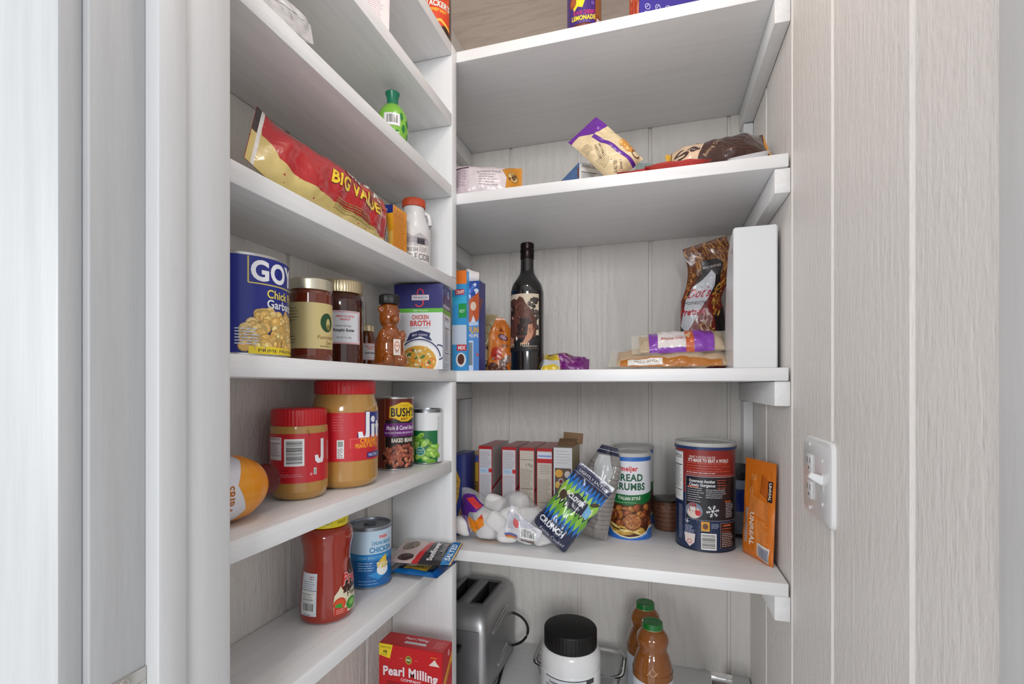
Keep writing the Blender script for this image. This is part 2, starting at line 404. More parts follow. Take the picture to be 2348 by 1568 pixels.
def bag(name, w, h, t, base, front=None, back=None, ends='both', rough=.28, coat=.3, nu=36, nv=44, wr=1., seed=1, warp=None, mat=None, seal=7, parent=None, backc=None, foil=.25, flat=0, sheet=True):
    """soft pouch, sizes in mm: two film sheets joined at the rims, crimped seals, creases; front faces -Y"""
    W, H, T = w/1000, h/1000, t/1000; se = seal/1000
    def bulge(u, v):
        a = min(1, abs(2*u/W)); q = (1-a**2.6)**.65
        if ends == 'both': b = max(0, min(1, (v-se)/(H-2*se))); k = (1-abs(2*b-1)**3.0)**.7
        elif ends == 'sides':
            b = min(1, max(0, v/H)); k = (1-abs(2*b-1)**2.6)**.65; a = max(0, 1-(W/2-abs(u))/max(se, 1e-6)) if abs(u) > W/2-se else 0
            a2 = min(1, abs(u)/(W/2-se)); q = max(0, 1-a2**3)**.7
        else: b = max(0, min(1, v/(H-se))); k = min(1, (b*9)**.5)*(1-b**2.4)**.9
        return T/2*q*k
    def S(i, j, side):
        u = -W/2+W*i/nu; v = H*j/nv; b = bulge(u, v)
        n1 = noise.noise(Vector((u*38, v*26, seed*3.7+side*9))); n2 = noise.noise(Vector((u*95+v*30, v*60, seed*5.1+side*3)))
        y = b+(n1*.0042+n2*.0016)*wr*min(1, b/(T*.12+1e-6)) if b > 0 else 0
        y = max(y, .00025)
        cr = .0007*math.sin(v*3300)*(1 if ends != 'sides' and v > H-se else 0)
        p = Vector((u+n1*.0012*wr*(b > 0), -y+cr if side == 0 else (y*(1-flat)+cr), v)); q = warp(p) if warp else p
        return Vector(q)
    bm = newbm(); G = [[[S(i, j, s) for j in range(nv+1)] for i in range(nu+1)] for s in (0, 1)]
    for s in (0, 1):
        V = [[bm.verts.new(p) for p in col] for col in G[s]]
        fs = []
        for i in range(nu):
            for j in range(nv):
                q = (V[i][j], V[i+1][j], V[i+1][j+1], V[i][j+1]); fs.append(bm.faces.new(q if s == 0 else q[::-1]))
        setc(bm, fs, base if s == 0 else (backc or base))
    bmesh.ops.remove_doubles(bm, verts=[v for v in bm.verts if v.is_boundary], dist=.0012)
    if not sheet: bmesh.ops.delete(bm, geom=list(bm.verts), context='VERTS')
    def mp(side):
        g = G[side]
        def f(u, v, hh):
            if side: u = -u
            x = max(0, min(nu-1e-6, (u+W/2)/W*nu)); y = max(0, min(nv-1e-6, v/H*nv)); i, j = int(x), int(y); a, b = x-i, y-j
            p = g[i][j]*(1-a)*(1-b)+g[i+1][j]*a*(1-b)+g[i][j+1]*(1-a)*b+g[i+1][j+1]*a*b
            du = (g[i+1][j]-g[i][j])*(1-b)+(g[i+1][j+1]-g[i][j+1])*b; dv = (g[i][j+1]-g[i][j])*(1-a)+(g[i+1][j+1]-g[i+1][j])*a
            n = du.cross(dv); n.normalize()
            if side: n = -n
            return p+n*hh
        return f
    # artwork u runs from the middle: shift so that grid lines and cuts agree
    for art, side in ((front, 0), (back, 1)):
        if art:
            su, sv = w/nu, h/nv; trimart(art, -w/2, w/2, 0, h)
            f0, f1 = art.f[0][2], art.f[-1][2]; sk = min(3, 1.6/max(f1-f0, .01)); art.f = [(p, c, f0+(k-f0)*sk) for p, c, k in art.f]; art.bake(bm, mp(side), su, sv)
    return obj(name, bm, mat or PR(rough, coat, 0, foil), parent, ang=60, weld=1e-6)
# ------------------------------------------------------------------ the room
W_IN = siding('painted_siding', (.80, .77, .73), .0030, .55, .05, 210)
W_BIG = siding('painted_siding_rough', (.76, .73, .70), .0019, .5, .07, 200)
W_LEFT = siding('painted_siding_left', (.76, .73, .69), .0032, .65, .05, 190)
P_SHELF_Y = paint('shelf_paint', (.83, .835, .84), .05, 1, .25, 0, .55)
P_SHELF_X = paint('shelf_paint', (.83, .835, .84), .03, 0, .2, 2, .3)
P_UP = paint('upright_paint', (.80, .81, .82), .03, 2, .15, 4, 0)
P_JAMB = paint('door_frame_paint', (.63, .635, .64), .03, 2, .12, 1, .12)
P_JAMB_DIM = paint('door_frame_paint_dimmed', (.46, .465, .47), .05, 2, .2, 6, .2)  # frame paint darkened to offset over-bright lamp light on the casing boards
def slab(name, x0, x1, y0, y1, z0, z1, mat, bev=.0012):
    bm = newbm(); quadbox(bm, x0, x1, y0, y1, z0+EYE, z1+EYE, bevel=bev); return obj(name, bm, mat)
def grooved(name, pts, z0, z1, mat):
    """wall surface from a plan outline (x, y), front side on the left when walking the points"""
    bm = newbm(); A = [bm.verts.new((x, y, z0+EYE)) for x, y in pts]; B = [bm.verts.new((x, y, z1+EYE)) for x, y in pts]
    for i in range(len(pts)-1): bm.faces.new((A[i], A[i+1], B[i+1], B[i]))
    bm.faces.new((A[0], B[0], B[-1], A[-1])); bm.faces.new(A[::-1]); bm.faces.new(B)
    bmesh.ops.recalc_face_normals(bm, faces=bm.faces); return struct(obj(name, bm, mat, ang=20))
ZC, ZF = .99, -EYE
def run(p0, p1, axis, at, grooves, gw=.010, gd=.0055, out=1, thick=.02):
    """plan points of a grooved wall at coordinate `at`, grooves cut away from the room"""
    P = [(p0, 0)]
    for g in sorted(grooves):
        P += [(g-gw/2, 0), (g-gw/2+.0015, gd), (g+gw/2-.0015, gd), (g+gw/2, 0)]
    P += [(p1, 0), (p1, thick), (p0, thick)]
    return [(a, at+out*b) if axis == 'x' else (at+out*b, a) for a, b in P]
grooved('wall_back', run(XW, XR, 'x', YB, [-.400, -.2025, -.0146, .177]), ZF, ZC, W_IN)
grooved('wall_right', run(.349, YB, 'y', XR, [.53, .739, .9377, 1.141], .011, .0055, 1), ZF, ZC, W_BIG)
grooved('wall_left', run(.349, YB, 'y', XW, [.612, .822, 1.03], .010, .0055, -1), ZF, ZC, W_LEFT)
_m, _nt, _b, _L = nodes('ceiling_board')
_tc = _nt.nodes.new('ShaderNodeTexCoord'); _mp = _nt.nodes.new('ShaderNodeMapping'); _mp.inputs['Scale'].default_value = (2.2, 16, 3)
_n = _nt.nodes.new('ShaderNodeTexNoise'); _n.inputs['Scale'].default_value = 3; _n.inputs['Detail'].default_value = 8; _n.inputs['Distortion'].default_value = 1.2
_c = _nt.nodes.new('ShaderNodeValToRGB'); _e = _c.color_ramp.elements; _e[0].position = .3; _e[0].color = (.74, .63, .55, 1); _e[1].position = .52; _e[1].color = (.86, .75, .67, 1)
_n2 = _nt.nodes.new('ShaderNodeTexNoise'); _n2.inputs['Scale'].default_value = 9; _n2.inputs['Detail'].default_value = 9; _n2.inputs['Roughness'].default_value = .8
_c2 = _nt.nodes.new('ShaderNodeValToRGB'); _c2.color_ramp.elements[0].position = .60; _c2.color_ramp.elements[0].color = (0, 0, 0, 1); _c2.color_ramp.elements[1].position = .68; _c2.color_ramp.elements[1].color = (.6, .6, .6, 1)
_x = _nt.nodes.new('ShaderNodeMix'); _x.data_type = 'RGBA'; _x.inputs[7].default_value = (.42, .32, .28, 1)
_L.new(_tc.outputs['Object'], _mp.inputs[0]); _L.new(_mp.outputs[0], _n.inputs['Vector']); _L.new(_mp.outputs[0], _n2.inputs['Vector']); _L.new(_n.outputs[0], _c.inputs[0]); _L.new(_n2.outputs[0], _c2.inputs[0])
_L.new(_c2.outputs[0], _x.inputs[0]); _L.new(_c.outputs[0], _x.inputs[6]); _L.new(_x.outputs[2], _b.inputs['Base Color']); _b.inputs['Roughness'].default_value = .7
struct(slab('ceiling', XW-.02, XR+.02, .24, YB+.02, ZC, ZC+.02, _m, 0))
struct(slab('floor', -2.2, 2.2, -3.2, YB+.02, ZF-.02, ZF, SO('floor_board', (.72, .715, .71), .45, bump=.2, bs=30), 0))
# door frame, seen from the doorway
struct(slab('trim_1', -.66, -.388, .2245, .2398, ZF, .70, P_JAMB_DIM, .002))          # face casing, left
struct(slab('trim_2', -.404, -.382, .2398, .2790, ZF, .70, P_JAMB_DIM, .0012))       # jamb, left
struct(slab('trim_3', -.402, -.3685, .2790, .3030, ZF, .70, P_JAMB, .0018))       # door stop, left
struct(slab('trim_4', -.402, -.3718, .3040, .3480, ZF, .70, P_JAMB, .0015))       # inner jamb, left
struct(slab('wall_front_left', XW-.02, -.4025, .2400, .3480, ZF, ZC, W_IN, 0))
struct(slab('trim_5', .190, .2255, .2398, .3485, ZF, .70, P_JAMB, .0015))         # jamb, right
struct(slab('wall_front_right', .2262, .246, .2398, .3485, ZF, ZC, W_IN, 0))
struct(slab('trim_6', .196, .50, .2245, .2390, ZF, .70, P_JAMB_DIM, .002))
# strike plate let into the left jamb
sp = thing('strike_plate', 'brushed metal strike plate with dark opening, low on the left door jamb', 'strike plate', (-.382, .262, EYE-.25))
bm = newbm(); y0, y1, z0, z1, a, b, c, d = -.0165, .0165, -.032, .032, -.0085, .0100, -.018, .022
for q in ((y0, y1, d, z1), (y0, y1, z0, c), (y0, a, c, d), (b, y1, c, d)): quadbox(bm, .0002, .0014, q[0], q[1], q[2], q[3], '#b8b4ae', .0003)
obj('plate', bm, SO('brushed_nickel', (.6, .58, .55), .35, 1), sp)
bm = newbm(); quadbox(bm, .0001, .0006, a, b, c, d, '#3a2c24'); obj('latch_opening', bm, SO('dark_mortise', (.05, .03, .02), .9), sp)
bm = newbm(); ellipsoid(bm, .0014, .0, .027, .0008, .0035, .0035); obj('screw', bm, SO('brushed_nickel', (.6, .58, .55), .35, 1), sp)
# shelves: every board is a thing
def shelf(name, x0, x1, y0, y1, z, label, mat, bev=.0018):
    return tag(slab(name, x0, x1, y0, y1, ZT[z]-TH, ZT[z], mat, bev), label, 'shelf')
GY = 'boards of the narrow shelf bay'
shelf('narrow_shelf', XW+.001, XL, .352, YP-.0005, 'L0', 'narrow white side shelf holding papers, second board from the top', P_SHELF_Y)['group'] = GY
shelf('narrow_shelf', XW+.001, XL, .352, YP-.0005, 'L1', 'narrow white side shelf under the green lime bottle', P_SHELF_Y)['group'] = GY
shelf('narrow_shelf', XW+.001, XL, .352, YF-.001, 'L2', 'narrow white side shelf carrying the red chip bag and cider jug', P_SHELF_Y)['group'] = GY
shelf('narrow_shelf', XW+.001, XL, .352, YF-.001, 'L3', 'narrow white side shelf under the blue chickpea can and honey jars', P_SHELF_Y)['group'] = GY
shelf('narrow_shelf', XW+.001, XL, .352, YP-.0005, 'L4', 'narrow white side shelf carrying the two peanut butter jars', P_SHELF_Y)['group'] = GY
shelf('narrow_shelf', XW+.001, XL, .352, YP-.0005, 'L5', 'narrow white side shelf under the red sauce jar', P_SHELF_Y)['group'] = GY
shelf('narrow_shelf', XW+.001, XL, .352, YP-.0005, 'L6', 'lowest narrow white side shelf, under the red pancake mix box', P_SHELF_Y)['group'] = GY
shelf('narrow_shelf', XW+.001, XL, .352, YP-.0005, 'A', 'topmost narrow white side board running to the corner', P_SHELF_Y)['group'] = GY
GX = 'deep boards across the back wall'
shelf('deep_shelf', XW+.001, XR-.004, YF, YB-.001, 'A', 'topmost deep white shelf under the lemonade bottle', P_SHELF_X)['group'] = GX
shelf('deep_shelf', XW+.001, XR-.004, YF, YB-.001, 'B', 'deep white shelf carrying the cream and purple snack bag', P_SHELF_X)['group'] = GX
shelf('deep_shelf', XW+.001, XR-.004, YF, YB-.001, 'C', 'deep white shelf at eye level under the dark wine bottle', P_SHELF_X)['group'] = GX
shelf('deep_shelf', XW+.001, XR-.004, YF, YB-.001, 'D', 'deep white shelf carrying the marshmallows and bread crumbs', P_SHELF_X)['group'] = GX
shelf('deep_shelf', XW+.001, XR-.004, YF, YB-.001, 'E', 'lowest deep white shelf under the toaster', P_SHELF_X)['group'] = GX
tag(slab('divider_panel', XW+.001, XL, YP, YF-.001, ZT['L2']+.0004, ZT['A'], P_UP, .0018), 'upper white upright panel between side shelves and deep shelves', 'panel')
tag(slab('divider_panel', XW+.001, XL, YP, YF-.001, ZF, ZT['L3']-TH-.0004, P_UP, .0018), 'lower white upright panel beside the toaster', 'panel')
for k, nm in (('A', 'topmost'), ('B', 'under the snack bag shelf'), ('C', 'under the wine bottle shelf'), ('D', 'under the bread crumbs shelf')):
    z1 = ZT[k]-TH-.0006
    tag(slab('shelf_cleat', XR-.0262, XR-.0004, YF+.003, YB-.001, z1-.044, z1, P_SHELF_Y, .0025),
        {'A': 'white wooden cleat on the right wall under the topmost shelf', 'B': 'white wooden cleat on the right wall above the white box',
         'C': 'white wooden cleat on the right wall under the eye-level shelf', 'D': 'white wooden cleat on the right wall below the orange pouch'}[k], 'shelf cleat', 'cleats on the right wall')
    tag(slab('shelf_cleat', XW+.0004, XW+.0262, YF+.003, YB-.001, z1-.044, z1, P_SHELF_Y, .002),
        {'A': 'white wooden cleat on the left wall under the topmost shelf', 'B': 'white wooden cleat in the left corner above the wine bottle shelf',
         'C': 'white wooden cleat in the left corner under the eye-level shelf', 'D': 'white wooden cleat in the left corner above the toaster'}[k], 'shelf cleat', 'cleats on the left wall')
for (a, b, t) in (('C', 'D', 'behind the orange pouch'), ('A', 'B', 'behind the caramel candy bag')):
    tag(slab('corner_post', XR-.022, XR-.0004, YB-.045, YB-.001, ZT[b]+.0006, ZT[a]-TH-.046, P_UP, .002), 'slim white corner board in the right corner %s' % t, 'post')
for (a, b, t) in (('C', 'D', 'behind the marshmallow bag'), ('D', 'E', 'behind the toaster')):
    tag(slab('corner_post', XW+.0004, XW+.026, YB-.045, YB-.001, ZT[b]+.0006, ZT[a]-TH-.046, P_UP, .002), 'slim white corner board in the left corner %s' % t, 'post')
# switch and outlet plate on the right wall
ys, zs = .788, -.1335
sw = thing('wall_plate', 'white double wall plate with toggle switch and outlet on the right wall', 'light switch', (XR, ys, EYE+zs))
WP = SO('white_plastic', (.78, .79, .80), .25, coat=.3)
hw, hh = .064, .0585
bm = newbm(); loft(bm, [(hw, hh, 0, 12), (hw, hh, .002, 12), (hw-.002, hh-.002, .0048, 12), (hw-.006, hh-.006, .0062, 12)], 96); 
for v in bm.verts: v.co = Vector((-v.co.z-.0001, v.co.x, v.co.y))
obj('plate', bm, WP, sw, 25)
def inset(y, z, w, h, x=-.0064, d=.0012, nm='slot', mat=None, bev=.0004):
    bm = newbm(); quadbox(bm, x-d, x, y-w/2, y+w/2, z-h/2, z+h/2, bevel=bev); return obj(nm, bm, mat or WP, sw)
DK = SO('slot_shadow', (.12, .12, .12), .8)
for z in (.0195, -.0195):
    inset(.027, z, .028, .026, d=.0014, nm='outlet_face')
    for dy in (-.006, .006): inset(.027+dy, z+.004, .0022, .008, -.0078, .0003, 'outlet_slot', DK, 0)
    bm = newbm(); quadbox(bm, -.0081, -.0078, .0245, .0295, z-.009, z-.005, bevel=0); obj('ground_hole', bm, DK, sw)
inset(-.030, 0, .012, .025, -.0064, .0006, 'toggle_frame')
bm = newbm(); loft(bm, [(.0042, .0065, 0, 4), (.0038, .005, .012, 4), (.003, .0038, .019, 4)], 24)
for v in bm.verts: v.co = Matrix.Rotation(.45, 3, 'Y') @ Vector((-v.co.z-.006, v.co.x, v.co.y+.0)); v.co.y -= .030
obj('toggle', bm, WP, sw)
for y in (-.030, .027):
    for z in ((.030, -.030) if y < 0 else (.0, .047, -.047)):
        bm = newbm(); ellipsoid(bm, -.0066, y, z, .0012, .0028, .0028); obj('screw', bm, SO('painted_screw', (.7, .7, .7), .3), sw)
# ------------------------------------------------------------------ pantry bulb fixture on the ceiling, above the frame
lf = thing('ceiling_lamp', 'small round ceiling lamp inside the pantry, above the picture', 'ceiling lamp', (-.12, .50, EYE+.99))
obj('lamp_base', lathe([(.055, -.02), (.058, -.018), (.058, -.0005), (.05, 0)]), WP, lf)
# ------------------------------------------------------------------ shared container builders
STEEL = SO('tin_plate', (.62, .62, .61), .28, 1)
def can(name, label, cat, x, y, z, r, h, art, rz=None, top='lid', rim=.0022, coat=.35, tab=False, lab=(.004, .004), rimmat=None, lidmat=None, group=None, ribs=0):
    t = thing(name, label, cat, (x, y, EYE+z), face(x, y) if rz is None else rz, group)
    p = [(r-.004, .0015), (r-.0012, 0), (r+.0006, .0012), (r+.0006, lab[0]-.0008), (r-.0006, lab[0])]
    if ribs: p += [(r-.0004-.0009*(i % 2), lab[0]+(h-lab[0]-lab[1])*(i+.5)/ribs) for i in range(ribs)]
    p += [(r-.0006, h-lab[1]), (r+.0006, h-lab[1]+.0008), (r+.0007, h-.0006), (r-.0002, h), (r-rim, h-.0004), (r-rim-.0006, h-.004), (r-rim-.004, h-.0042), (r*.72, h-.0036), (r*.70, h-.0042), (.0004, h-.0040)]
    obj('can_body', lathe(p, n=72), rimmat or STEEL, t, 40)
    wraplabel(r, art, t, PR(.38, coat), 'paper_label')
    if tab:
        bm = newbm(); pts = [(.010*math.cos(a)*1.0, .0065*math.sin(a)+.004, h-.0026) for a in [2*PI*k/20 for k in range(20)]]
        tube(bm, pts, .0012, 6, closed=True); quadbox(bm, -.004, .004, -.001+.004, .001+.004, h-.0034, h-.002)
        obj('pull_tab', bm, lidmat or STEEL, t)
    return t
def screwlid(r, h, mat, parent, z, ridges=0, name='lid', n=96, chamf=.002, c='#ffffff'):
    bm = newbm(); rows = []
    for zz, k, rg in ((0, 1, 0), (.001, 1, 1), (h-chamf-.001, 1, 1), (h-chamf, 1, 0), (h-chamf*.3, 1-chamf*.5/r, 0), (h, 1-chamf*1.2/r, 0)):
        row = []
        m = n*2 if ridges else n
        for i in range(m):
            rr = r*k+(.0006 if (rg and ridges and i % 4 < 2) else 0)
            row.append(bm.verts.new((rr*math.sin(2*PI*i/m), -rr*math.cos(2*PI*i/m), z+zz)))
        rows.append(row)
    m = len(rows[0])
    for a, b in zip(rows, rows[1:]):
        for i in range(m): bm.faces.new((a[i], a[(i+1) % m], b[(i+1) % m], b[i]))
    bm.faces.new(rows[-1]); bm.faces.new(rows[0][::-1]); setc(bm, bm.faces, c)
    return obj(name, bm, mat, parent, 40)
RED_P = SO('red_plastic', '#c81420', .3, coat=.3)
PB = SO('peanut_butter', '#b98a45', .18, coat=.8, bump=.12, bs=60)
GOLDLID = SO('gold_lid', (.78, .66, .42), .3, .85)
# ------------------------------------------------------------------ shelf L3: chickpeas, honeys, bear, broth
x, y, s = atX(553, -.459)
a = Art()
a.rect(-157, 157, 2.5, 108.5, '#0b1f86').rect(6.5, 78, 2.5, 10.5, '#f2d71e').text('PRIME PREMIUM', 45, 6.3, 3.6, '#1b1a30', w=58)
a.line([(6.5, 107.5), (6.5, 79), (78, 79)], 1.4, '#d9c464').text('GOYA', 50, 93.5, 21, '#f4f6fb', w=82, bold=.035)
a.text('Chick Peas', 54, 69.5, 9, '#f3df6a', w=56, bold=.02, out='#0a1245').text('Garbanzos', 54, 58.5, 9, '#eef1fa', w=56, bold=.02, out='#0a1245')
a.ell(36, 14, 34, 8, '#e9e6da')
a.heap(120, 2, 74, 10, 49, 6.2, 5.4, ['#efc878', '#e3b45c', '#f4d48c', '#e8bc68'], 4, inside=lambda p, q: ((p-38)/38)**2+((q-16)/36)**2 < 1)
a.rect(6.5, 78, 2.5, 10.5, '#f2d71e').text('PRIME PREMIUM', 45, 6.3, 3.6, '#1b1a30', w=58).small(-6, 13, 24, 16, 6, '#c9d0ea', 1.3, 3)
can('food_can', 'large blue can of chick peas with white lettering, beside the door frame', 'can', x, y, ZT['L3'], .0500, .1115, a, top=1)
# honey jar with the cream label
x, y, r = cyl(660, 763, .672)
t = thing('honey_jar', 'amber honey jar with cream label and pale gold lid', 'jar', (x, y, EYE+ZT['L3']), face(x, y))
h = .1140; P = smoothprof([(r*.86, 0), (r*.97, .004), (r, .012), (r, .085), (r*.97, .093), (r*.90, .0985)], 3)
obj('jar', lathe([(.001, .0008)]+P, '#ffffff'), SO('amber_honey', '#7a2f0c', .08, coat=1, trans=.25), t)
a = Art(.2); R1 = r*1000; a.rect(-R1*2.3, R1*1.3, 18, 80, '#cfbd83')
a.ell(23, 54, 10.5, 13, '#1f4a2c').ell(25, 52, 3.6, 8, '#c9b97c').ell(25.5, 48, 3.4, 4, '#8a7a3a')
a.small(-36, 56, 22, 16, 5, '#5b5030', .8, 5).small(-36, 26, 18, 8, 3, '#5b5030', .8, 6).text('Function', 22, 34, 5, '#7a4a1a', w=26, shear=.2)
a.text('Zest', 26, 26.5, 4.2, '#7a4a1a', w=10, shear=.2).small(12, 21.5, 22, 1, 1, '#4a4022', .9)
wraplabel(r+.0002, a, t, PR(.5))
screwlid(r*.985, .0155, SO('pale_gold_lid', (.72, .66, .52), .32, .8), t, .0985)
# pumpkin butter
x, y, r = cyl(735, 833, .800)
t = thing('butter_jar', 'dark brown pumpkin butter jar with white and red bordered label', 'jar', (x, y, EYE+ZT['L3']), face(x, y))
P = smoothprof([(r*.82, 0), (r*.97, .005), (r, .016), (r, .098), (r*.95, .108), (r*.84, .1185)], 4)
obj('jar', lathe([(.001, .0008)]+P), SO('dark_preserve', '#4a2014', .1, coat=1, trans=.1), t)
a = Art(.2); a.rect(-20, 31, 35, 88, '#e9ecf2').line([(-19, 36), (29.6, 36), (29.6, 86.5), (-19, 86.5)], .9, '#d6505a').line([(-19, 38), (26, 38), (26, 84.5), (-19, 84.5)], .4, '#d88')
a.text('AMISH COUNTRY', 5, 79, 3.6, '#e0616b', w=30, bold=.03).text('MARKET', 5, 74, 3, '#e0616b', w=16, bold=.03).text('Indiana Storage', 2, 64, 2.8, '#3c3c44', w=24)
a.text('Pumpkin Butter', 3, 57, 4.6, '#22222c', w=33, bold=.03).text('NET WT 17 oz. 482g', 3, 45, 2.4, '#33333c', w=22).small(27.4, 42, 2.2, 38, 22, '#555', .7)
wraplabel(r+.0004, a, t, PR(.45))
screwlid(r*.97, .0205, GOLDLID, t, .1190, 1)
# small jar behind
x, y, r = cyl(816, 862, .875)
t = thing('small_jar', 'small brown jar with gold lid between the pumpkin butter and honey bear', 'jar', (x, y, EYE+ZT['L3']), face(x, y))
P = smoothprof([(r*.84, 0), (r*.98, .004), (r, .012), (r, .052), (r*.9, .060), (r*.74, .066)], 4)
obj('jar', lathe([(.001, .0008)]+P), SO('brown_preserve', '#6d3517', .1, coat=1, trans=.15), t)
a = Art(.2); a.rect(-14, 24, 14, 44, '#eae6e8').line([(-13, 15), (23, 15), (23, 43), (-13, 43)], .8, '#d6505a').text('AMISH COUNTRY', 8, 38, 2.8, '#e0616b', w=20, bold=.03).text('MARKET', 8, 34.4, 2.4, '#e0616b', w=10, bold=.03)
a.text('Apple Butter', 8, 27, 3.4, '#22222c', w=20, bold=.03).small(1, 19, 14, 2, 1, '#d88', .8)
wraplabel(r+.0003, a, t, PR(.45)); screwlid(r*.80, .0125, GOLDLID, t, .066, 1)
# honey bear
x, y, s = atS(893, .835)
t = thing('honey_bear', 'bear-shaped honey bottle with black cap on the middle side shelf', 'bottle', (x, y, EYE+ZT['L3']), face(x, y)+.55)
bm = newbm(); E = lambda *q, **k: ellipsoid(bm, *q, **k)
E(0, 0, .030, .0245, .0225, .033, 2.6); E(0, 0, .012, .0235, .0215, .0125, 3.5); E(0, -.002, .055, .019, .019, .020); E(0, 0, .085, .0185, .018, .0195)
E(0, -.017, .081, .0085, .010, .0075); E(-.0155, .001, .099, .0065, .0045, .0065); E(.0155, .001, .099, .0065, .0045, .0065)
for sx in (-1, 1):
    E(sx*.0195, -.008, .052, .0062, .010, .0135, rot=Matrix.Rotation(.4, 3, 'X')); E(sx*.012, -.018, .048, .008, .006, .006); E(sx*.0135, -.019, .012, .0095, .0085, .011)
E(0, 0, .1035, .0125, .0125, .006, 4)
o = obj('bottle', bm, SO('bear_honey', '#a4561a', .12, coat=1, trans=.35), t)
md = o.modifiers.new('fuse', 'REMESH'); md.mode = 'VOXEL'; md.voxel_size = .0016; md.use_smooth_shade = True
md = o.modifiers.new('soften', 'SMOOTH'); md.iterations = 4; md.factor = .5
screwlid(.0170, .0165, SO('black_cap', '#17161a', .35, coat=.2), t, .1085, 1, 'cap')
a = Art(.3); a.rect(-7, 7, 0, 27, '#e9dfd6').ell(0, 15, 5, 8.5, '#b43b2e', d=.1).ell(0, 15, 4, 7.2, '#e9d8c8').text('HONEY', 0, 16, 2.4, '#b43b2e', w=7.4, bold=.03).small(-4, 4, 8, 4, 3, '#6a4a3a', .6)
bm = newbm(); a.bake(bm, lambda u, v, hh: (u, -.0236-hh+.0003*(u*1000/7)**2, .020+v), 2.5); obj('label', bm, PR(.4), t, weld=2e-6)
# broth carton
xa, ya, _ = atS(1015, .930); xb, yb, _ = atS(904, .939)
ang = math.atan2(ya-yb, xa-xb); W = math.hypot(xa-xb, ya-yb)*1000; D = 67
cx, cy = (xa+xb)/2-math.sin(ang)*D/2000, (ya+yb)/2+math.cos(ang)*D/2000
a = Art(); w2 = W/2; H = 165
a.rect(-w2, w2, 0, H, '#dfe2e8').rect(-w2, w2, 118, H, '#1d1d6a').rect(-w2, w2, 110, 118, '#5fb53c').text('100% Natural', 4, 114, 3.6, '#e8f5e2', w=28)
a.ring(4, 148, 7, 8.5, 2.4, '#d8323c', -.3, PI*1.35).ring(2, 129, 9, 8.5, 2.4, '#d8323c', -PI*.9, PI*.5).line([(2, 141), (6, 136)], 2.4, '#d8323c')
a.rect(-13, 21, 134, 144, '#f3f3f6').rect(-12, 20, 135, 143, '#d8323c').rect(-11.4, 19.4, 135.6, 142.4, '#f3f3f6').text('SWANSON', 4, 139, 5, '#26266e', w=28, bold=.03)
a.text('CHICKEN', 4, 101, 8, '#c7332b', w=33, bold=.03).text('BROTH', 4, 89, 10, '#c7332b', w=40, bold=.04).line([(-15, 80), (22, 80)], .7, '#8a8a96')
a.poly([(-20, 62), (-24, 54), (-18, 56), (4, 64), (20, 57), (28, 55), (22, 63), (24, 70), (4, 76), (-16, 70)], '#232a5c').text('BEST  CHOICE', 3, 67, 3.6, '#f4f4fa', w=30, bend=.006).ring(2, 21, 43, 38, 2.2, '#232a5c', .1, PI-.1)
a.ring(41, 33, 12, 15, 2.4, '#232a5c', -PI/2, PI*.62).ell(1, 18, 40, 35, '#f2f2ee').ell(0, 16, 36, 30, '#d9a43c')
a.heap(60, -34, 32, -4, 42, 4.2, 2.2, ['#e9d9b0', '#e8892f', '#d9502a', '#f0c667', '#3f7a42', '#e2b860'], 11, inside=lambda p, q: (p/33)**2+((q-16)/27)**2 < 1)
a.rect(-w2, w2, -40, 0, '#dfe2e8'); a.f = [(p, c, hh) for p, c, hh in a.f if max(q[1] for q in p) > 0]
a.f = [([(max(-w2, min(w2, q)), max(0, min(H, v))) for q, v in p], c, hh) for p, c, hh in a.f]
b = Art(); d2 = D/2
b.rect(-d2, d2, 0, H, '#d5d8df').rect(-d2, d2, 118, H, '#1d1d6a').rect(-d2, d2, 109, 118, '#5fb53c').text('CHICKEN BROTH', 0, 124, 5.6, '#eef0fa', w=58, bold=.04)
b.poly([(-d2, H), (-8, 132), (d2, H)], '#17175a').line([(-8, 132), (-6, H)], 1.6, '#c9c9e2').ell(12, 150, 6, 8, '#e8e8f4').ell(12, 151, 3, 4.6, '#1d1d6a').facts(-20, 14, 40, 92, bg='#e6e6e8').small(-28, 3, 50, 8, 4, '#666', .6)
c = Art(); c.rect(-w2, w2, 0, D, '#1d1d6a').line([(-w2, D/2), (w2, D/2)], .8, '#34347e')
o = carton('broth_carton', W, D, H, '#dfe2e8', a, b, None, c); pose(o, cx, cy, ZT['L3'], ang)
tag(o, 'white and navy chicken broth carton at the corner of the shelves', 'carton')
# ------------------------------------------------------------------ shelf L4: lying bottle, peanut butters, beans, green beans
t = thing('supplement_bottle', 'white bottle with orange shoulder lying on its side next to the door frame', 'bottle', (-.462, .300, EYE+ZT['L4']+.0365))
P = smoothprof([(.034, 0), (.0362, .006), (.0362, .138), (.0345, .154), (.0285, .170), (.020, .180)], 4)
bm = lathe([(.001, 0)]+P, '#f0efee', colf=lambda z: '#e8920f'); a = Art(.2)
a.rect(-113, 113, 10, 142, '#dcdce4').poly([(-113, 143), (-60, 141), (-30, 122), (0, 136), (30, 120), (60, 138), (113, 143)], '#ea9a22').text('SRIRACHA', -3, 112, 10, '#b5661c', w=56, bold=.02, rot=0).text('MAYO', 0, 98, 8, '#b5661c', w=30)
a.ell(-36, 104, 6, 6, '#5e9a55').ell(-36, 104, 4, 4, '#b9d8b4').small(10, 30, 40, 34, 12, '#8d93a6', 1).small(-48, 30, 40, 34, 12, '#c08a5a', 1)
a.bake(bm, profmap(P, .0362), 4); obj('bottle', bm, PR(.3, .3), t, weld=2e-6)
screwlid(.0185, .022, SO('maroon_cap', '#5e1014', .35), t, .180, 1, 'cap')
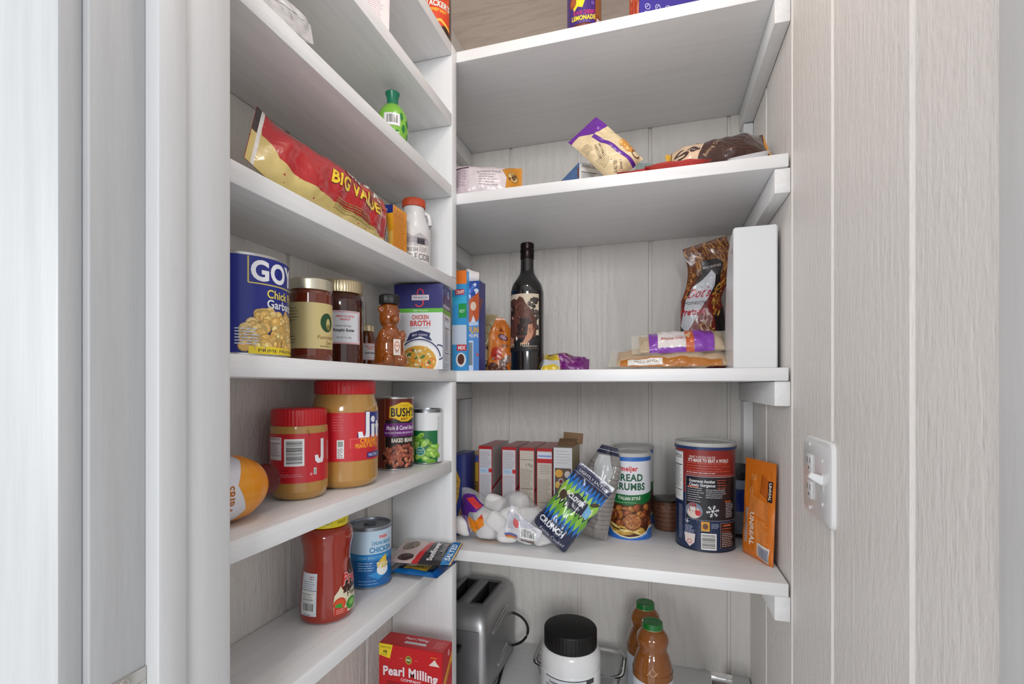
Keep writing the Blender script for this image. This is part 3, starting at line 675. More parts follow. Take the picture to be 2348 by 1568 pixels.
t.rotation_euler = Euler((-PI/2, 0, .0), 'XYZ'); t.matrix_world = Matrix.Translation((-.462, .287, EYE+ZT['L4']+.0385)) @ Matrix.Rotation(-PI/2, 4, 'X') @ Matrix.Rotation(2.15, 4, 'Z')
def JJ(a, x, y, h, c, oc=None):
    w = h*.30; pts = [(x, y+h), (x+w*.55, y+h), (x+w*.55, y+h*.18), (x+w*.35, y), (x-w*.55, y), (x-w*.9, y+h*.12), (x-w*.95, y+h*.34), (x-w*.45, y+h*.34), (x-w*.35, y+h*.2), (x-w*.1, y+h*.18), (x, y+h*.3)]
    if oc: a.poly([(u+(1.4 if u > x else -1.4), v+(-1.4 if v < y+h*.5 else 1)) for u, v in pts], oc)
    return a.poly(pts, c)
def jif(label, p0, p1, s, h, rzo, small):
    x, y, r = cyl(p0, p1, s); t = thing('peanut_butter_jar', label, 'jar', (x, y, EYE+ZT['L4']), face(x, y)+rzo)
    P = smoothprof([(r*.70, 0), (r*.88, .0035), (r*.985, .012), (r, .022), (r, h*.62), (r*.995, h*.74), (r*.93, h*.82), (r*.89, h*.872)], 4)
    if small: P = smoothprof([(r*.70, 0), (r*.88, .0035), (r*.985, .012), (r, .020), (r, h*.74), (r*.97, h*.80), (r*.93, h*.82)], 4)
    obj('jar', lathe([(.001, .0006)]+P), PB, t); R1 = r*1000; z0, z1 = (h*1000*.20, h*1000*.73) if small else (h*1000*.26, h*1000*.705)
    a = Art(.35); a.rect(-R1*2.9, R1*2.2, z0, z1, '#c9202c'); m = (z0+z1)/2; L = z1-z0
    if small:
        a.facts(-46, m-2, 23, L*.46, bg='#e9e3e6', ink='#8a3a44').barcode(-19, m-10, 25, 36, True).small(-50, z0+5, 3.4, 16, 7, '#dcd6d8', 1.2)
        JJ(a, 29, m-8, L*.5, '#f2f2f6').f and a.small(-24, z0+17, 14, .5, 1, '#8d1420', .8).small(-24, z0+9, 30, 2.4, 2, '#d98a90', .9).small(-24, z0+5, 8, .5, 1, '#8d1420', .8)
        a.rect(18, 22, z0+10, z0+19, '#d8d8d8').rect(19, 21, z0+11, z0+17, '#8fa09a').ell(14.5, z0+11, 1.8, 2, '#e58a90').line([(10, h*1000*.77), (13, h*1000*.70)], .5, '#2a1c10')
    else:
        a.rect(33, 72, m+2, z1, '#1f2c86'); JJ(a, 31, m-8, L*.62, '#f2f2f6', '#1a2160'); a.rect(42, 50, m-4, m+18, '#f2f2f6').ell(46, m+25, 5, 5, '#f2f2f6').rect(54, 62, m-4, m+22, '#f2f2f6').rect(52, 68, m+12, m+17, '#f2f2f6')
        a.rect(4, 60, m-17, m-2, '#d02a30').line([(7, m-17), (7, m-3), (60, m-3)], .5, '#e58a80').text('CREAMY', 40, m-6.5, 7, '#f3a61c', w=38, bold=.04).text('PEANUT BUTTER', 36, m-14, 6, '#f3a61c', w=44, bold=.04).rect(33, 70, z0+3, z0+11, '#1f2c86').text('PROTEIN', 46, z0+7, 4.6, '#e8ecfa', w=20)
        a.rect(-12, -2, z0+5, z0+32, '#eceaea').rect(-10.5, -3.5, z0+22, z0+30, '#8fa09a').small(-11, z0+7, 8, 12, 6, '#444', .8).small(-18, z1-26, 16, 20, 6, '#dc6a70', .8)
    bm = newbm(); a.bake(bm, profmap(P, r), R1*.1, 6); obj('label', bm, PR(.32, .4), t, weld=2e-6)
    screwlid(r*(.955 if small else .915), .0235 if small else .0205, RED_P, t, h-(.0235 if small else .0205), 1)
    return t
jif('small peanut butter jar with red lid, turned to its barcode side', 618, 752, .6735, .1235, 0, True)
jif('large peanut butter jar with red lid and blue and white lettering', 714, 867, .757, .1620, 0, False)
# bean can
x, y, r = cyl(862, 948, .908)
a = Art(.15); q = r*1000
a.rect(-3.1*q, 3.1*q, 3, 130, '#1c1210').rect(-3.1*q, -18, 3, 130, '#7a2c1a').rect(-18, 60, 92, 130, '#6e2014').line([(-18, 3), (-18, 130)], .6, '#c9a060')
a.poly([(-10, 96), (-9, 116), (0, 119), (12, 124), (26, 124), (40, 118), (46, 116), (46, 96), (38, 95), (26, 89), (12, 89), (0, 95)], '#f2c80e').text("BUSH'S", 18, 106, 15, '#1c1a10', w=50, bold=.05).text('BEST', 18, 93.5, 4.5, '#7a2010', w=14, bold=.03).text('AUTHENTIC', 18, 118, 2.6, '#9a3010', w=16)
a.rect(-20, 60, 62, 86, '#6d1c78').text('Maple & Cured Bacon', 14, 78, 7.5, '#efe6f4', w=58, bold=.02, shear=.15).text('RICH BLEND OF MAPLE AND BROWN SUGAR', 12, 68.5, 3.4, '#e2cdea', w=60, bold=.02)
a.text('BAKED BEANS', 16, 55, 7, '#ece6d8', w=44, bold=.04).ell(14, 27, 38, 23, '#2c120c')
a.heap(95, -22, 50, 8, 45, 4.6, 2.9, ['#a5523a', '#b8654a', '#93432f', '#c47a5c'], 8, inside=lambda p, v: ((p-14)/36)**2+((v-26)/20)**2 < 1)
can('bean_can', 'tall baked bean can with yellow badge and purple band', 'can', x, y, ZT['L4'], r, .1335, a)
# green can
x, y, r = cyl(944, 1013, .974)
a = Art(.15); q = r*1000
a.rect(-3.1*q, 3.1*q, 3, 101, '#e6e8ea').rect(-3.1*q, 23, 3, 66, '#0c6b3a').small(24, 8, 3.4, 84, 34, '#5f7a6a', .9)
a.heap(34, -34, 22, 6, 58, 8.5, 4.2, ['#7fb83a', '#92c94c', '#6aa52e', '#a5d160'], 6, rots=.9, inside=lambda p, v: v < 62-abs(p+14)*.9)
a.ell(-13, 26, 9.5, 9, '#bfe0d4').ell(-13, 26, 8.2, 7.8, '#2c8474').text('FRESH', -13, 28, 3, '#e4f4ee', w=11).text('QUALITY', -13, 23.4, 2.6, '#e4f4ee', w=11)
can('vegetable_can', 'white and green vegetable can beside the divider panel', 'can', x, y, ZT['L4'], r, .1085, a, rimmat=SO('grey_tin', (.42, .44, .46), .3, 1))
# ------------------------------------------------------------------ shelf L5
x, y, r = cyl(686, 812, .7300)
t = thing('sauce_jar', 'waisted glass jar of red tomato sauce with yellow lid', 'jar', (x, y, EYE+ZT['L5']), face(x, y))
h = .1520; P = smoothprof([(r*.80, 0), (r*.95, .003), (r, .010), (r*.99, .030), (r*.93, .062), (r*.865, .082), (r*.855, .092), (r*.90, .106), (r*.965, .118), (r*.955, .126), (r*.86, .133), (r*.74, .1365)], 4)
obj('jar', lathe([(.001, .001)]+P), SO('tomato_sauce', '#9c2810', .1, coat=1, bump=.1, bs=40), t)
a = Art(.4); a.rect(-44, -15, 14, 74, '#dfe6ee').line([(-44, 50), (-15.5, 50)], .7, '#2a2a36').small(-28, 66, 10, 3, 2, '#a03038', .9).small(-40, 53, 22, 9, 4, '#8d93a6', .8).facts(-42, 34, 25, 15, False).barcode(-40, 19, 22, 14).small(-36, 15.5, 16, 1, 1, '#444', .8)
a.poly([(9, 12), (8, 28), (10, 40), (16, 46), (20, 52), (23, 46), (30, 42), (34, 58), (40, 74), (54, 78), (54, 12)], '#e6dcc0').poly([(24, 40), (26, 60), (34, 64), (42, 84), (54, 84), (54, 44)], '#3a1410')
a.ell(18, 27, 10, 9, '#c8401c').ell(18, 26, 8, 7, '#dc5426').poly([(10, 24), (22, 20), (20, 28), (12, 27)], '#3c9a34').ell(40, 22, 12, 9, '#3f8f2a').ell(40, 23, 6, 4, '#8cc860').poly([(9, 12), (9, 24), (30, 18), (30, 12)], '#c8301a').small(12, 14, 14, 5, 3, '#e8c0b0', .8)
a.text('Prego', 48, 60, 15, '#d43a3a', w=46, bold=.05, shear=.2, out='#f4f0ea').text('Plain', 44, 38, 8, '#2a2018', w=26)
bm = newbm(); a.bake(bm, profmap(P, r), 3.6, 3); obj('label', bm, PR(.35, .3), t, weld=2e-6)
bm = newbm(); loft(bm, [(r*.78, r*.78, .1372, 2), (r*.80, r*.80, .139, 2), (r*.80, r*.80, .149, 2), (r*.77, r*.77, .1515, 2), (r*.3, r*.3, .1518, 2)], 72, '#ecd911')
a = Art(.15)
for k in range(7): a.text('QUALITY', -66+k*22, 144.5, 4, '#5a5208', w=15)
a.bake(bm, cylmap(r*.80), 3); obj('lid', bm, PR(.3, .3), t, 50)
x, y, r = cyl(799, 897, .852)
a = Art(.15); a.rect(-3.1*r*1000, 3.1*r*1000, 3, 98, '#0d63a8').rect(-3.1*r*1000, 3.1*r*1000, 58, 98, '#bcd4e6').rect(-3.1*r*1000, 3.1*r*1000, 48, 59, '#1b80c4').text('CHUNK BREAST CHICKEN', 6, 53, 4.4, '#8ecbec', w=56)
a.text('meijer', 24, 88, 7, '#d0303c', w=17, bold=.05, out='#f0f2f6').text('CHUNK BREAST', 22, 77, 6, '#1c7fb4', w=38, bold=.04, out='#e4eef4').text('CHICKEN', 20, 66, 8.6, '#1c7fb4', w=42, bold=.06, out='#e4eef4')
a.small(-21, 32, 28, 12, 4, '#a8d0ee', 1.3).poly([(-4, 24), (14, 15), (36, 26), (26, 34)], '#2a8fd0').ell(22, 31, 11, 10, '#eef0f0').ell(22, 39, 11, 6, '#e2c878').heap(26, 13, 31, 35, 44, 2.4, 1.7, ['#f0dca0', '#e8cc84', '#f6eac0'], 3)
a.poly([(14, 46), (28, 56), (30, 42)], '#e8c23a').small(-20, 9, 34, 5, 2, '#88b8e0', 1.2)
GR = SO('grey_lid', (.16, .17, .19), .4, .6)
can('chicken_can', 'wide light blue chicken can with dark pull-tab lid', 'can', x, y, ZT['L5'], r, .1045, a, tab=True, rimmat=SO('dull_tin', (.34, .37, .42), .35, .9), lidmat=GR)
# snack packs lying at the shelf end
def packlet(label, cs, z, art, thick, base, gname='sunflower snack packs', zt=(0, 0, 0, 0), seed=1):
    """flat pouch between four plan corners (art left-bottom, right-bottom, right-top, left-top)"""
    c = [Vector((a, b, EYE+z+t)) for (a, b), t in zip(cs, zt)]
    W, H = (c[1]-c[0]).length*1000, (c[3]-c[0]).length*1000
    o = bag('snack_pack', W, H, thick, base, art(W, H), ends='sides', wr=.6, seed=seed, nu=24, nv=20, seal=6, rough=.2, coat=.6)
    X = (c[1]-c[0]).normalized(); Z = (c[3]-c[0]).normalized(); Y = Z.cross(X).normalized(); Z = X.cross(Y)
    M = Matrix((X, Y, Z)).transposed().to_4x4(); M.translation = (c[0]+c[1])/2; o.matrix_world = M
    tag(o, label, 'snack pack', gname); return o
def kern(W, H):
    a = Art(.4); a.rect(-W/2, W/2, 0, H, '#2b2628').poly([(-W/2, 0), (-W/2, H), (W*.02, H), (-W*.10, 0)], '#c9b4b0').poly([(-W*.12, 0), (-W*.02, 0), (W*.08, H), (0, H)], '#c4242a')
    a.ell(-W*.30, H*.68, W*.14, H*.2, '#8d7a68').ell(-W*.26, H*.2, W*.13, H*.14, '#3a1c1a').heap(26, -W*.4, -W*.18, H*.55, H*.85, 3, 1.2, ['#a89a86', '#7a6a58'], 3)
    a.text('Sunflower', W*.14, H*.45, 10, '#f0eef0', w=H*.72, bold=.05, rot=PI/2).text('Kernels', W*.26, H*.62, 7, '#b8b4b8', w=H*.34, rot=PI/2).line([(W*.30, H*.3), (W*.30, H*.92), (W*.16, H*.92)], .8, '#cfcfcf')
    return a.rect(W*.34, W*.47, 0, H, '#1b7fc2').text('SALTED', W*.405, H*.5, 8, '#eaf4fc', w=H*.7, bold=.05, rot=PI/2).rect(W*.47, W/2, 0, H, '#dcb777')
def blk(W, H):
    a = Art(.4); return a.rect(-W/2, W/2, 0, H, '#152038').rect(-W/2, W/2, 0, H*.14, '#1768ae').rect(W*.36, W/2, 0, H, '#0f5aa8').rect(-W*.2, W*.25, H*.15, H*.42, '#b8983a').text('Kernels', 0, H*.28, 8, '#2a2a2a', w=W*.3, shear=.2)
pk = packlet('dark blue snack pack underneath another at the end of the lower side shelf', [(-.475, .775), (-.368, .772), (-.372, .860), (-.478, .862)], ZT['L5']+.0075, blk, 13, '#14406e', seed=3)
pk2 = packlet('black, red and blue sunflower pack on top of the dark one', [(-.470, .778), (-.352, .794), (-.362, .893), (-.480, .866)], ZT['L5']+.0235, kern, 12, '#2b2628', zt=(0, -.001, .006, .012), seed=5)
# ------------------------------------------------------------------ shelf L6: pancake mix
a = Art(); W, H, D = 130, 207, 42
a.rect(-65, 65, 0, H, '#c4161e').poly([(-65, H), (-36, H), (-42, H-26), (-65, H-22)], '#efd325').text('LARGE SIZE', -51, H-6, 3.6, '#2a2408', w=22).text('AB', -52, H-14, 5.4, '#2a2408', w=9, bold=.04).small(-60, H-20, 16, 1, 1, '#4a4210', .8)
a.ell(-3, H-23, 7, 8, '#b8943a').ell(-3, H-23, 5, 6, '#5c6a30').text('PMC', -3, H-23, 4, '#f2e8c8', w=8, bold=.05).small(-22, H-22, 11, .5, 1, '#dc8a80', .9).small(10, H-22, 9, .5, 1, '#dc8a80', .9)
a.poly([(38, H-26), (60, H-26), (54, H-20), (50, H-14), (44, H-20)], '#e6d6cc').small(42, H-11, 16, .5, 1, '#f0c020', 1)
a.text('Pearl Milling', 0, H-46, 16.5, '#f2dfe4', w=112, bold=.045, out='#8a0d14', bend=.0012).text('COMPANY', 2, H-61, 5, '#f0d8dc', w=42, bold=.02)
a.poly([(-48, H-68), (48, H-68), (44, H-96), (-44, H-96)], '#9b1118').text('Original', 2, H-78, 10.5, '#f1cb2c', w=42, bold=.03, shear=.15).rect(-50, 50, H-125, H-90, '#ece6e0').ell(0, H-128, 46, 26, '#e9dcc8')
a.heap(40, -40, 40, 26, 80, 14, 6, ['#c98a3c', '#dba557', '#b97428'], 5, rots=.2)
b = Art(); b.rect(-21, 21, 0, H, '#bd1720').poly([(-21, H-60), (21, H-16), (21, H-34), (-21, H-80)], '#e8a21c').text('Original', 0, H-50, 10, '#8a1010', w=40, rot=.9).small(-18, 60, 36, 60, 16, '#e8b8a0', .9).ell(6, H-12, 4, 6, '#e0a0a0')
for k in range(6): b.line([(-20, 60+k*9), (18, 90+k*9)], 1.2, '#e8b8a0')
c = Art(); c.rect(-65, 65, 0, D, '#c4161e').line([(-64, 4), (64, 4)], .7, '#9a1018').line([(-64, 38), (64, 38)], .7, '#9a1018').text('Pearl Milling', 0, 30, 7, '#f2dfe4', w=48, bold=.02, shear=.2).poly([(-20, 12), (26, 12), (24, 19), (-18, 19)], '#dcdce0').small(-14, 15, 34, .5, 1, '#888', 1.2).small(40, 12, 22, 20, 5, '#e8a8a8', 1)
o = carton('pancake_mix_box', W, D, H, '#c4161e', a, b, None, c); pose(o, -.4345, .819, ZT['L6'], 0)
tag(o, 'red pancake mix box with yellow corner flash, bottom left', 'box')
# ------------------------------------------------------------------ shelf L2: chip bag, baking soda, cider jug
W, H = 262, 96; a = Art(.45)
a.rect(-131, 131, 0, H, '#b5121b').poly([(-131, 0), (-131, H), (-124, H), (-120, 52), (-102, 27), (-70, 18), (-20, 14), (50, 11), (100, 9), (131, 8), (131, 0)], '#d8c27a')
a.rect(-131, -125, 52, H, '#241d1c').rect(-125, -121, 0, H, '#e4e2dc').poly([(118, 0), (114, H), (131, H), (131, 0)], '#1c1716')
a.poly([(0, 80), (50, 100), (112, 90), (112, 60), (40, 56)], '#cf3a2a').text('BIG VALUE!', 28, 47, 21, '#f3d023', w=116, bold=.05, out='#5c2a08', shear=-.1, rot=-.03)
a.text('ORIGINAL', 46, 76, 18, '#f2ead8', w=96, bold=.05, out='#5c1008').small(-10, 8, 90, 12, 5, '#a08a4a', 1.2)
def wp(p):
    q = Vector(p); k = max(0, (-q.x-.07)/.06); q.x += q.z*.55; q.z += .010*k*k; q.y += -.004*k; return q
a.f = [([(u*1.09, v) for u, v in p], c, hh) for p, c, hh in a.f]; W = 286
o = bag('chip_bag', W, H, 50, '#b5121b', a, ends='sides', nu=56, nv=30, seal=9, wr=1.3, seed=4, warp=wp, backc='#d8c27a', rough=.22, coat=.5)
def frame(X, N):
    X = Vector(X).normalized(); Yv = -Vector(N).normalized(); Z = X.cross(Yv).normalized(); Yv = Z.cross(X); return Matrix((X, Yv, Z)).transposed().to_4x4()
M = frame((-.0, 1, .0), (.93, .0, .36)); M.translation = (-.419, .552, EYE+ZT['L2']); o.matrix_world = M
rest(o, ZT['L2']); tag(o, 'large red and yellow chip bag lying along the side shelf', 'snack bag')
CHIP = o
a = Art(); a.rect(-35, 35, 0, 74, '#f0a81c').rect(-35, 35, 62, 74, '#1d2c7c').text('BAKING SODA', 8, 68, 4, '#cdd4f4', w=36).poly([(-10, 10), (34, 0), (35, 36), (0, 30)], '#f8c860').ell(-18, 12, 20, 20, '#e8dccc').ring(-18, 12, 19, 19, 5, '#b02838').ell(-18, 12, 13, 13, '#e6e0d8').line([(-28, 4), (-20, 10), (-14, 18), (-9, 21)], 4, '#8a6a5a').ell(-10, 21, 3.4, 3.4, '#8a6a5a').ring(-18, 12, 14, 14, .8, '#333')
a.f = [([(max(-35, min(35, q)), max(0, min(74, v))) for q, v in p], c, hh) for p, c, hh in a.f]
b = Art(); b.rect(-21, 21, 0, 74, '#e8940f').line([(-21, 60), (21, 60)], .7, '#b86a08').small(-18, 4, 36, 64, 20, '#8a4a08', .9)
for A_ in (a, b): A_.f = [([(u*1.12, v*1.18) for u, v in p], c, hh) for p, c, hh in A_.f]
o = carton('baking_soda_box', 78, 47, 87.5, '#e8940f', a, b); corner(o, 78, 47, 901, .738, ZT['L2'], 0, 1); tag(o, 'small yellow-orange baking soda box with blue top next to the cider jug', 'box')
x, y, s = atS(949, .930)
t = thing('cider_jug', 'small white jug with orange-red lid and black lettering', 'jug', (x, y, EYE+ZT['L2']), face(x, y)+.12)
bm = newbm(); r = .0310
P = smoothprof([(r*.85, 0), (r*.98, .004), (r, .012), (r, .066), (r*.94, .078), (r*.78, .092), (r*.66, .104), (r*.64, .116)], 4)
loft(bm, [(a_, a_, b_, 2) for a_, b_ in [(.001, .0005)]+P], 48, '#dadada')
tube(bm, [(.020, 0, .109), (.0275, 0, .106), (.0305, 0, .097), (.0308, 0, .086), (.0285, 0, .077), (.024, 0, .072)], .0042, 10, '#dadada')
a = Art(.25); a.rect(-30, 30, 6, 62, '#d9d6d4').poly([(-28, 54), (-16, 60), (-4, 55), (8, 62), (20, 56), (28, 50), (28, 42), (-28, 42)], '#b5b0b4').rect(2, 18, 40, 52, '#55505a').small(-24, 38, 52, 14, 6, '#4a4650', .8)
for k in range(3): a.rect(4+k*4.6, 7+k*4.6, 42, 49, '#1f1c24')
a.text('FRESH', -8, 30, 7.5, '#3a3238', w=22, bold=.0).text('APPLE CIDER', 4, 17, 11, '#3a3238', w=56, bold=.0).small(6, 28, 20, 6, 3, '#5a5058', .7)
a.bake(bm, profmap(P, r), 3.2, 4); obj('jug', bm, PR(.35, .3), t, weld=2e-6)
screwlid(.0215, .0155, SO('orange_red_lid', '#c04a2a', .4), t, .1165, 1)
# ------------------------------------------------------------------ shelf L1 and L0
x, y, s = atS(900, .860)
t = thing('lime_juice_bottle', 'round green lime juice bottle with teal cap, high side shelf', 'bottle', (x, y, EYE+ZT['L1']), face(x, y))
P = smoothprof([(.013, 0), (.0185, .004), (.0245, .018), (.0272, .038), (.0268, .056), (.0235, .070), (.0165, .081), (.0090, .087)], 5)
bm = lathe([(.001, .0005)]+P, '#7cba3c', 56); a = Art(.25); a.rect(-80, 80, 12, 64, '#7cba3c')
for k in range(9):
    a.line([(-70+k*18, 16), (-66+k*18, 62)], .8, '#a5dc62')
for u, v, rr in ((16, 56, .4), (20, 36, 0), (30, 48, -.5), (8, 24, .6), (34, 26, .2), (-26, 30, .3), (-34, 52, -.2), (27, 14, .5)): a.poly([(u-4, v), (u, v-8), (u+4, v), (u+2, v+8), (u-2, v+7)], '#15783a')
a.rect(-15, 13, 38, 60, '#dcdce0').barcode(-12, 40, 22, 18).text('LIME', 0, 24, 8, '#e6f4c8', w=26, bold=.04)
a.bake(bm, profmap(P, .027), 2.8, 3); obj('bottle', bm, PR(.25, .5), t, weld=2e-6)
bm = newbm(); loft(bm, [(.0098, .0098, .084), (.0098, .0098, .098), (.0125, .0125, .1055), (.0128, .0128, .1075), (.0105, .0105, .1095)], 40); obj('cap', bm, SO('teal_cap', '#0d7d5c', .35, coat=.2), t)
# translucent baggie
a = Art(.4); a.rect(-45, 45, 0, 120, '#cfcfcf').line([(-40, 10), (-10, 60), (-16, 110)], 1.6, '#4a4642').line([(-38, 22), (20, 40)], .9, '#6a6660').text('USDA', 20, 26, 7, '#55524c', w=22, rot=.4)
for k in range(5): a.line([(-30+k*6, 20+k*16), (-4+k*4, 26+k*16)], .8, '#77736c')
def wbag(p):
    q = Vector(p); k = (q.x+.075)/.15; q.z = q.z*(1-.72*k)+(.030*max(0, k-.6)/.4); return q
a.f = [([(v*1.1-66, 100-u*1.0-50) for u, v in p][::-1], c, hh) for p, c, hh in a.f]
o = bag('plastic_pouch', 150, 100, 12, '#cdcdce', a, ends='sides', wr=1.5, seed=8, warp=wbag, rough=.25, seal=4)
M = frame((.02, 1, -.05), (.97, 0, .22)); M.translation = (-.418, .446, EYE+ZT['L1']); o.matrix_world = M
rest(o, ZT['L1']); tag(o, 'crumpled clear plastic pouch with black writing at the front of the high side shelf', 'bag')
a = Art(.4); a.rect(-12, 12, 0, 40, '#c9a03a').ell(0, 20, 8, 7, '#7a4a18').text('GOLD', 0, 31, 4, '#4a2a08', w=14)
o = bag('candy_wrapper', 26, 44, 9, '#c9a03a', a, wr=1.2, seed=9, seal=4, nu=12, nv=16); M = frame((.1, .9, .2), (.9, 0, .45)); M.translation = (-.47, .575, EYE+ZT['L1']); o.matrix_world = M; rest(o, ZT['L1']); tag(o, 'tiny golden wrapper lying on the high side shelf left of the lime bottle', 'wrapper')
a = Art(.3); a.rect(-24, 24, 0, 118, '#e6dcdc').small(-18, 10, 36, 96, 28, '#b89aa0', .9).line([(-20, 4), (-14, 60)], 1.4, '#6a5a60')
o = bag('paper_packet', 52, 112, 10, '#e6dede', a, wr=.6, seed=2, seal=5, nu=16, nv=24, rough=.6, coat=0, foil=.1); x, y, s = atX(856, -.452); pose(o, x, y, ZT['L0'], face(x, y)+.3, -.06, .04); rest(o, ZT['L0']); tag(o, 'white paper packet with faint pink print near the top of the side shelves', 'packet')
# ================================================================== deep shelves
# ------------------------------------------------------------------ shelf A
x, y, s = atS(998, 1.04)
t = thing('sauce_bottle', 'brown glass bottle with orange and red label in the top left corner', 'bottle', (x, y, EYE+ZT['A']), face(x, y))
P = smoothprof([(.028, 0), (.0335, .004), (.0345, .014), (.0345, .135), (.030, .155), (.018, .175), (.0145, .190), (.0145, .215)], 4)
obj('bottle', lathe([(.001, .0006)]+P), SO('brown_bottle', '#2c160c', .08, coat=1), t)
a = Art(.3); a.rect(-34, 34, 22, 100, '#d8421c').poly([(-34, 22), (-34, 34), (0, 26), (24, 34), (34, 22)], '#38200f').poly([(-34, 40), (-8, 34), (10, 40), (34, 26), (34, 32), (12, 46), (-8, 40), (-34, 46)], '#f5c04a').poly([(4, 60), (14, 70), (24, 84), (34, 100), (34, 60)], '#e2542a')
a.text("STACKER'S", 4, 76, 12, '#f4ece4', w=60, bold=.04, out='#5a1a10', rot=-.1).text('SWEET HOT', 6, 62, 6, '#f8c83a', w=36, bold=.03, rot=-.1)
a.f = [([(u, v+18) for u, v in p], c, hh) for p, c, hh in a.f]
wraplabel(.0347, a, t, PR(.35, .4)); screwlid(.0155, .02, SO('black_cap', '#17161a', .35, coat=.2), t, .210, 1, 'cap')
x, y, r = cyl(1301, 1379, 1.03)
t = thing('lemonade_bottle', 'amber lemonade bottle with purple and yellow label on the topmost shelf', 'bottle', (x, y, EYE+ZT['A']), face(x, y))
P = smoothprof([(r*.88, 0), (r*.98, .004), (r, .012), (r, .160), (r*.85, .188), (r*.5, .210), (.014, .232), (.014, .245)], 4)
obj('bottle', lathe([(.001, .0006)]+P), SO('amber_lemonade', '#7a2a14', .08, coat=1, trans=.2), t)
q = r*1000; a = Art(.3); a.rect(-2*q, 24, 24, 110, '#3e1c7c').poly([(-22, 52), (-14, 60), (-4, 56), (6, 84), (-16, 90), (-30, 76)], '#f6df2a').ell(-26, 72, 9, 12, '#8a3a1c').ell(-25, 72, 6, 8, '#b55a2c')
a.text('BLACK CHERRY', 0, 46, 8, '#c0286a', w=48, bold=.05, bend=-.006).text('LEMONADE', -2, 35, 9, '#f3d92a', w=52, bold=.06, bend=-.006, out='#2a1058').text('ALL NATURAL', 0, 27, 2.8, '#a890d8', w=24).ring(18, 66, 3, 3, .8, '#b8a0e0')
a.rect(24, 46, 24, 110, '#8a4f1e')
for k in range(9): a.line([(25, 50+k*6), (44, 40+k*6)], 1, '#c89048')
a.rect(27, 40, 18, 36, '#e4e2e6').small(29, 21, 9, 12, 5, '#777', .7)
a.f = [([(u, v+20) for u, v in p], c, hh) for p, c, hh in a.f]
wraplabel(r+.0003, a, t, PR(.35, .4)); screwlid(.0150, .018, SO('gold_cap', '#b08a30', .3, .6), t, .242, 1, 'cap')
a = Art(); a.rect(-75, 75, 0, 190, '#3a2f96')
for k, nm in enumerate(('WHOLE', 'GLUTEN', 'PLANT', 'MADE')):
    u = -58+k*21; a.ring(u, 38, 5.4, 6, 1, '#dcdaf0').line([(u-3, 36), (u+2, 42)], 1, '#dcdaf0').text(nm, u, 27, 3.4, '#dcdaf0', w=12, bold=.04).small(u-5, 18, 10, 5, 3, '#dcdaf0', .9)
a.barcode(30, 26, 34, 26)
b = Art(); b.rect(-26, 26, 0, 190, '#e0481c')
for k in range(14): b.line([(-26+k*1.1, 0), (-26+k*1.1+2, 190)], .6, ['#f08030', '#b8401a'][k % 2])
b.heap(34, -12, 26, 0, 120, 5, 12, ['#f0581e', '#e03c10', '#f4a088', '#d86040'], 5, rots=.4)
o = carton('pasta_box', 150, 52, 190, '#3a2f96', a, None, b); corner(o, 150, 52, 1466, .975, ZT['A'], .42); tag(o, 'blue and orange box with white icons on the topmost shelf', 'box')
# ------------------------------------------------------------------ shelf B
def place_bag(o, px, Y, z, rz=None, rx=0, ry=0, dz=0):
    x, y, s = atY(px, Y); pose(o, x, y, z+dz, face(x, y) if rz is None else rz, rx, ry); rest(o, z+dz); return o
a = Art(.4); W, H = 150, 78
a.rect(-75, 75, 0, H, '#d8ced2').rect(-75, -40, 0, H, '#cdbfc6').rect(-75, -42, 66, 70, '#4a2a48').small(-72, 20, 28, 42, 12, '#5a4252', 1).text('ALMOND FLOUR', 2, 52, 5, '#4a4450', w=52).small(-20, 20, 44, 24, 5, '#6a6472', 1)
a.poly([(36, 0), (40, 40), (30, 60), (46, H), (75, H), (75, 0)], '#c8861e').ell(54, 46, 12, 13, '#d8b878').ring(54, 46, 12, 13, 1.2, '#6a3a10').heap(14, 46, 62, 38, 54, 2.4, 2, ['#8a6a3a', '#6a4a20'], 2)
o = bag('flour_pouch', W, H, 34, '#d4c8ce', a, ends='sides', wr=1.1, seed=11, seal=7)
place_bag(o, 1118, .985, ZT['B'], rx=-.30, ry=.02); tag(o, 'pale pouch with golden end on the left of the second deep shelf', 'pouch')
a = Art(); a.rect(-8, 8, 0, 90, '#e8734a').rect(-8, -4, 0, 90, '#3a6ab8')
o = carton('snack_carton', 14, 70, 96, '#e8734a', a); x, y, s = atY(1052, 1.0); pose(o, x-.004, y+.03, ZT['B']+.0006, .12, 0, 0); pose(o, x+.002, 1.09, ZT['B']+.0006, .1, -.0, -.16); rest(o, ZT['B']); tag(o, 'thin orange and blue carton leaning in the left corner of the second deep shelf', 'carton')
a = Art(); a.rect(-60, 60, 0, 72, '#5a86c8').poly([(10, 8), (34, 20), (50, 44), (44, 22), (58, 8), (34, 12)], '#c8282c').ell(56, 52, 6, 12, '#8a4a3c').heap(40, -58, 58, 2, 70, 5, 1, ['#7aa2dc', '#4a76ba'], 2, shade=False)
b = Art(); b.rect(-30, 30, 0, 72, '#e0e4ec').facts(-28, 4, 44, 66)
o = carton('cracker_box', 60, 119, 72, '#5a86c8', b, None, a); corner(o, 60, 119, 1328, 1.03, ZT['B'], .59); tag(o, 'small blue box with red bow print behind the cream and purple bag', 'box')
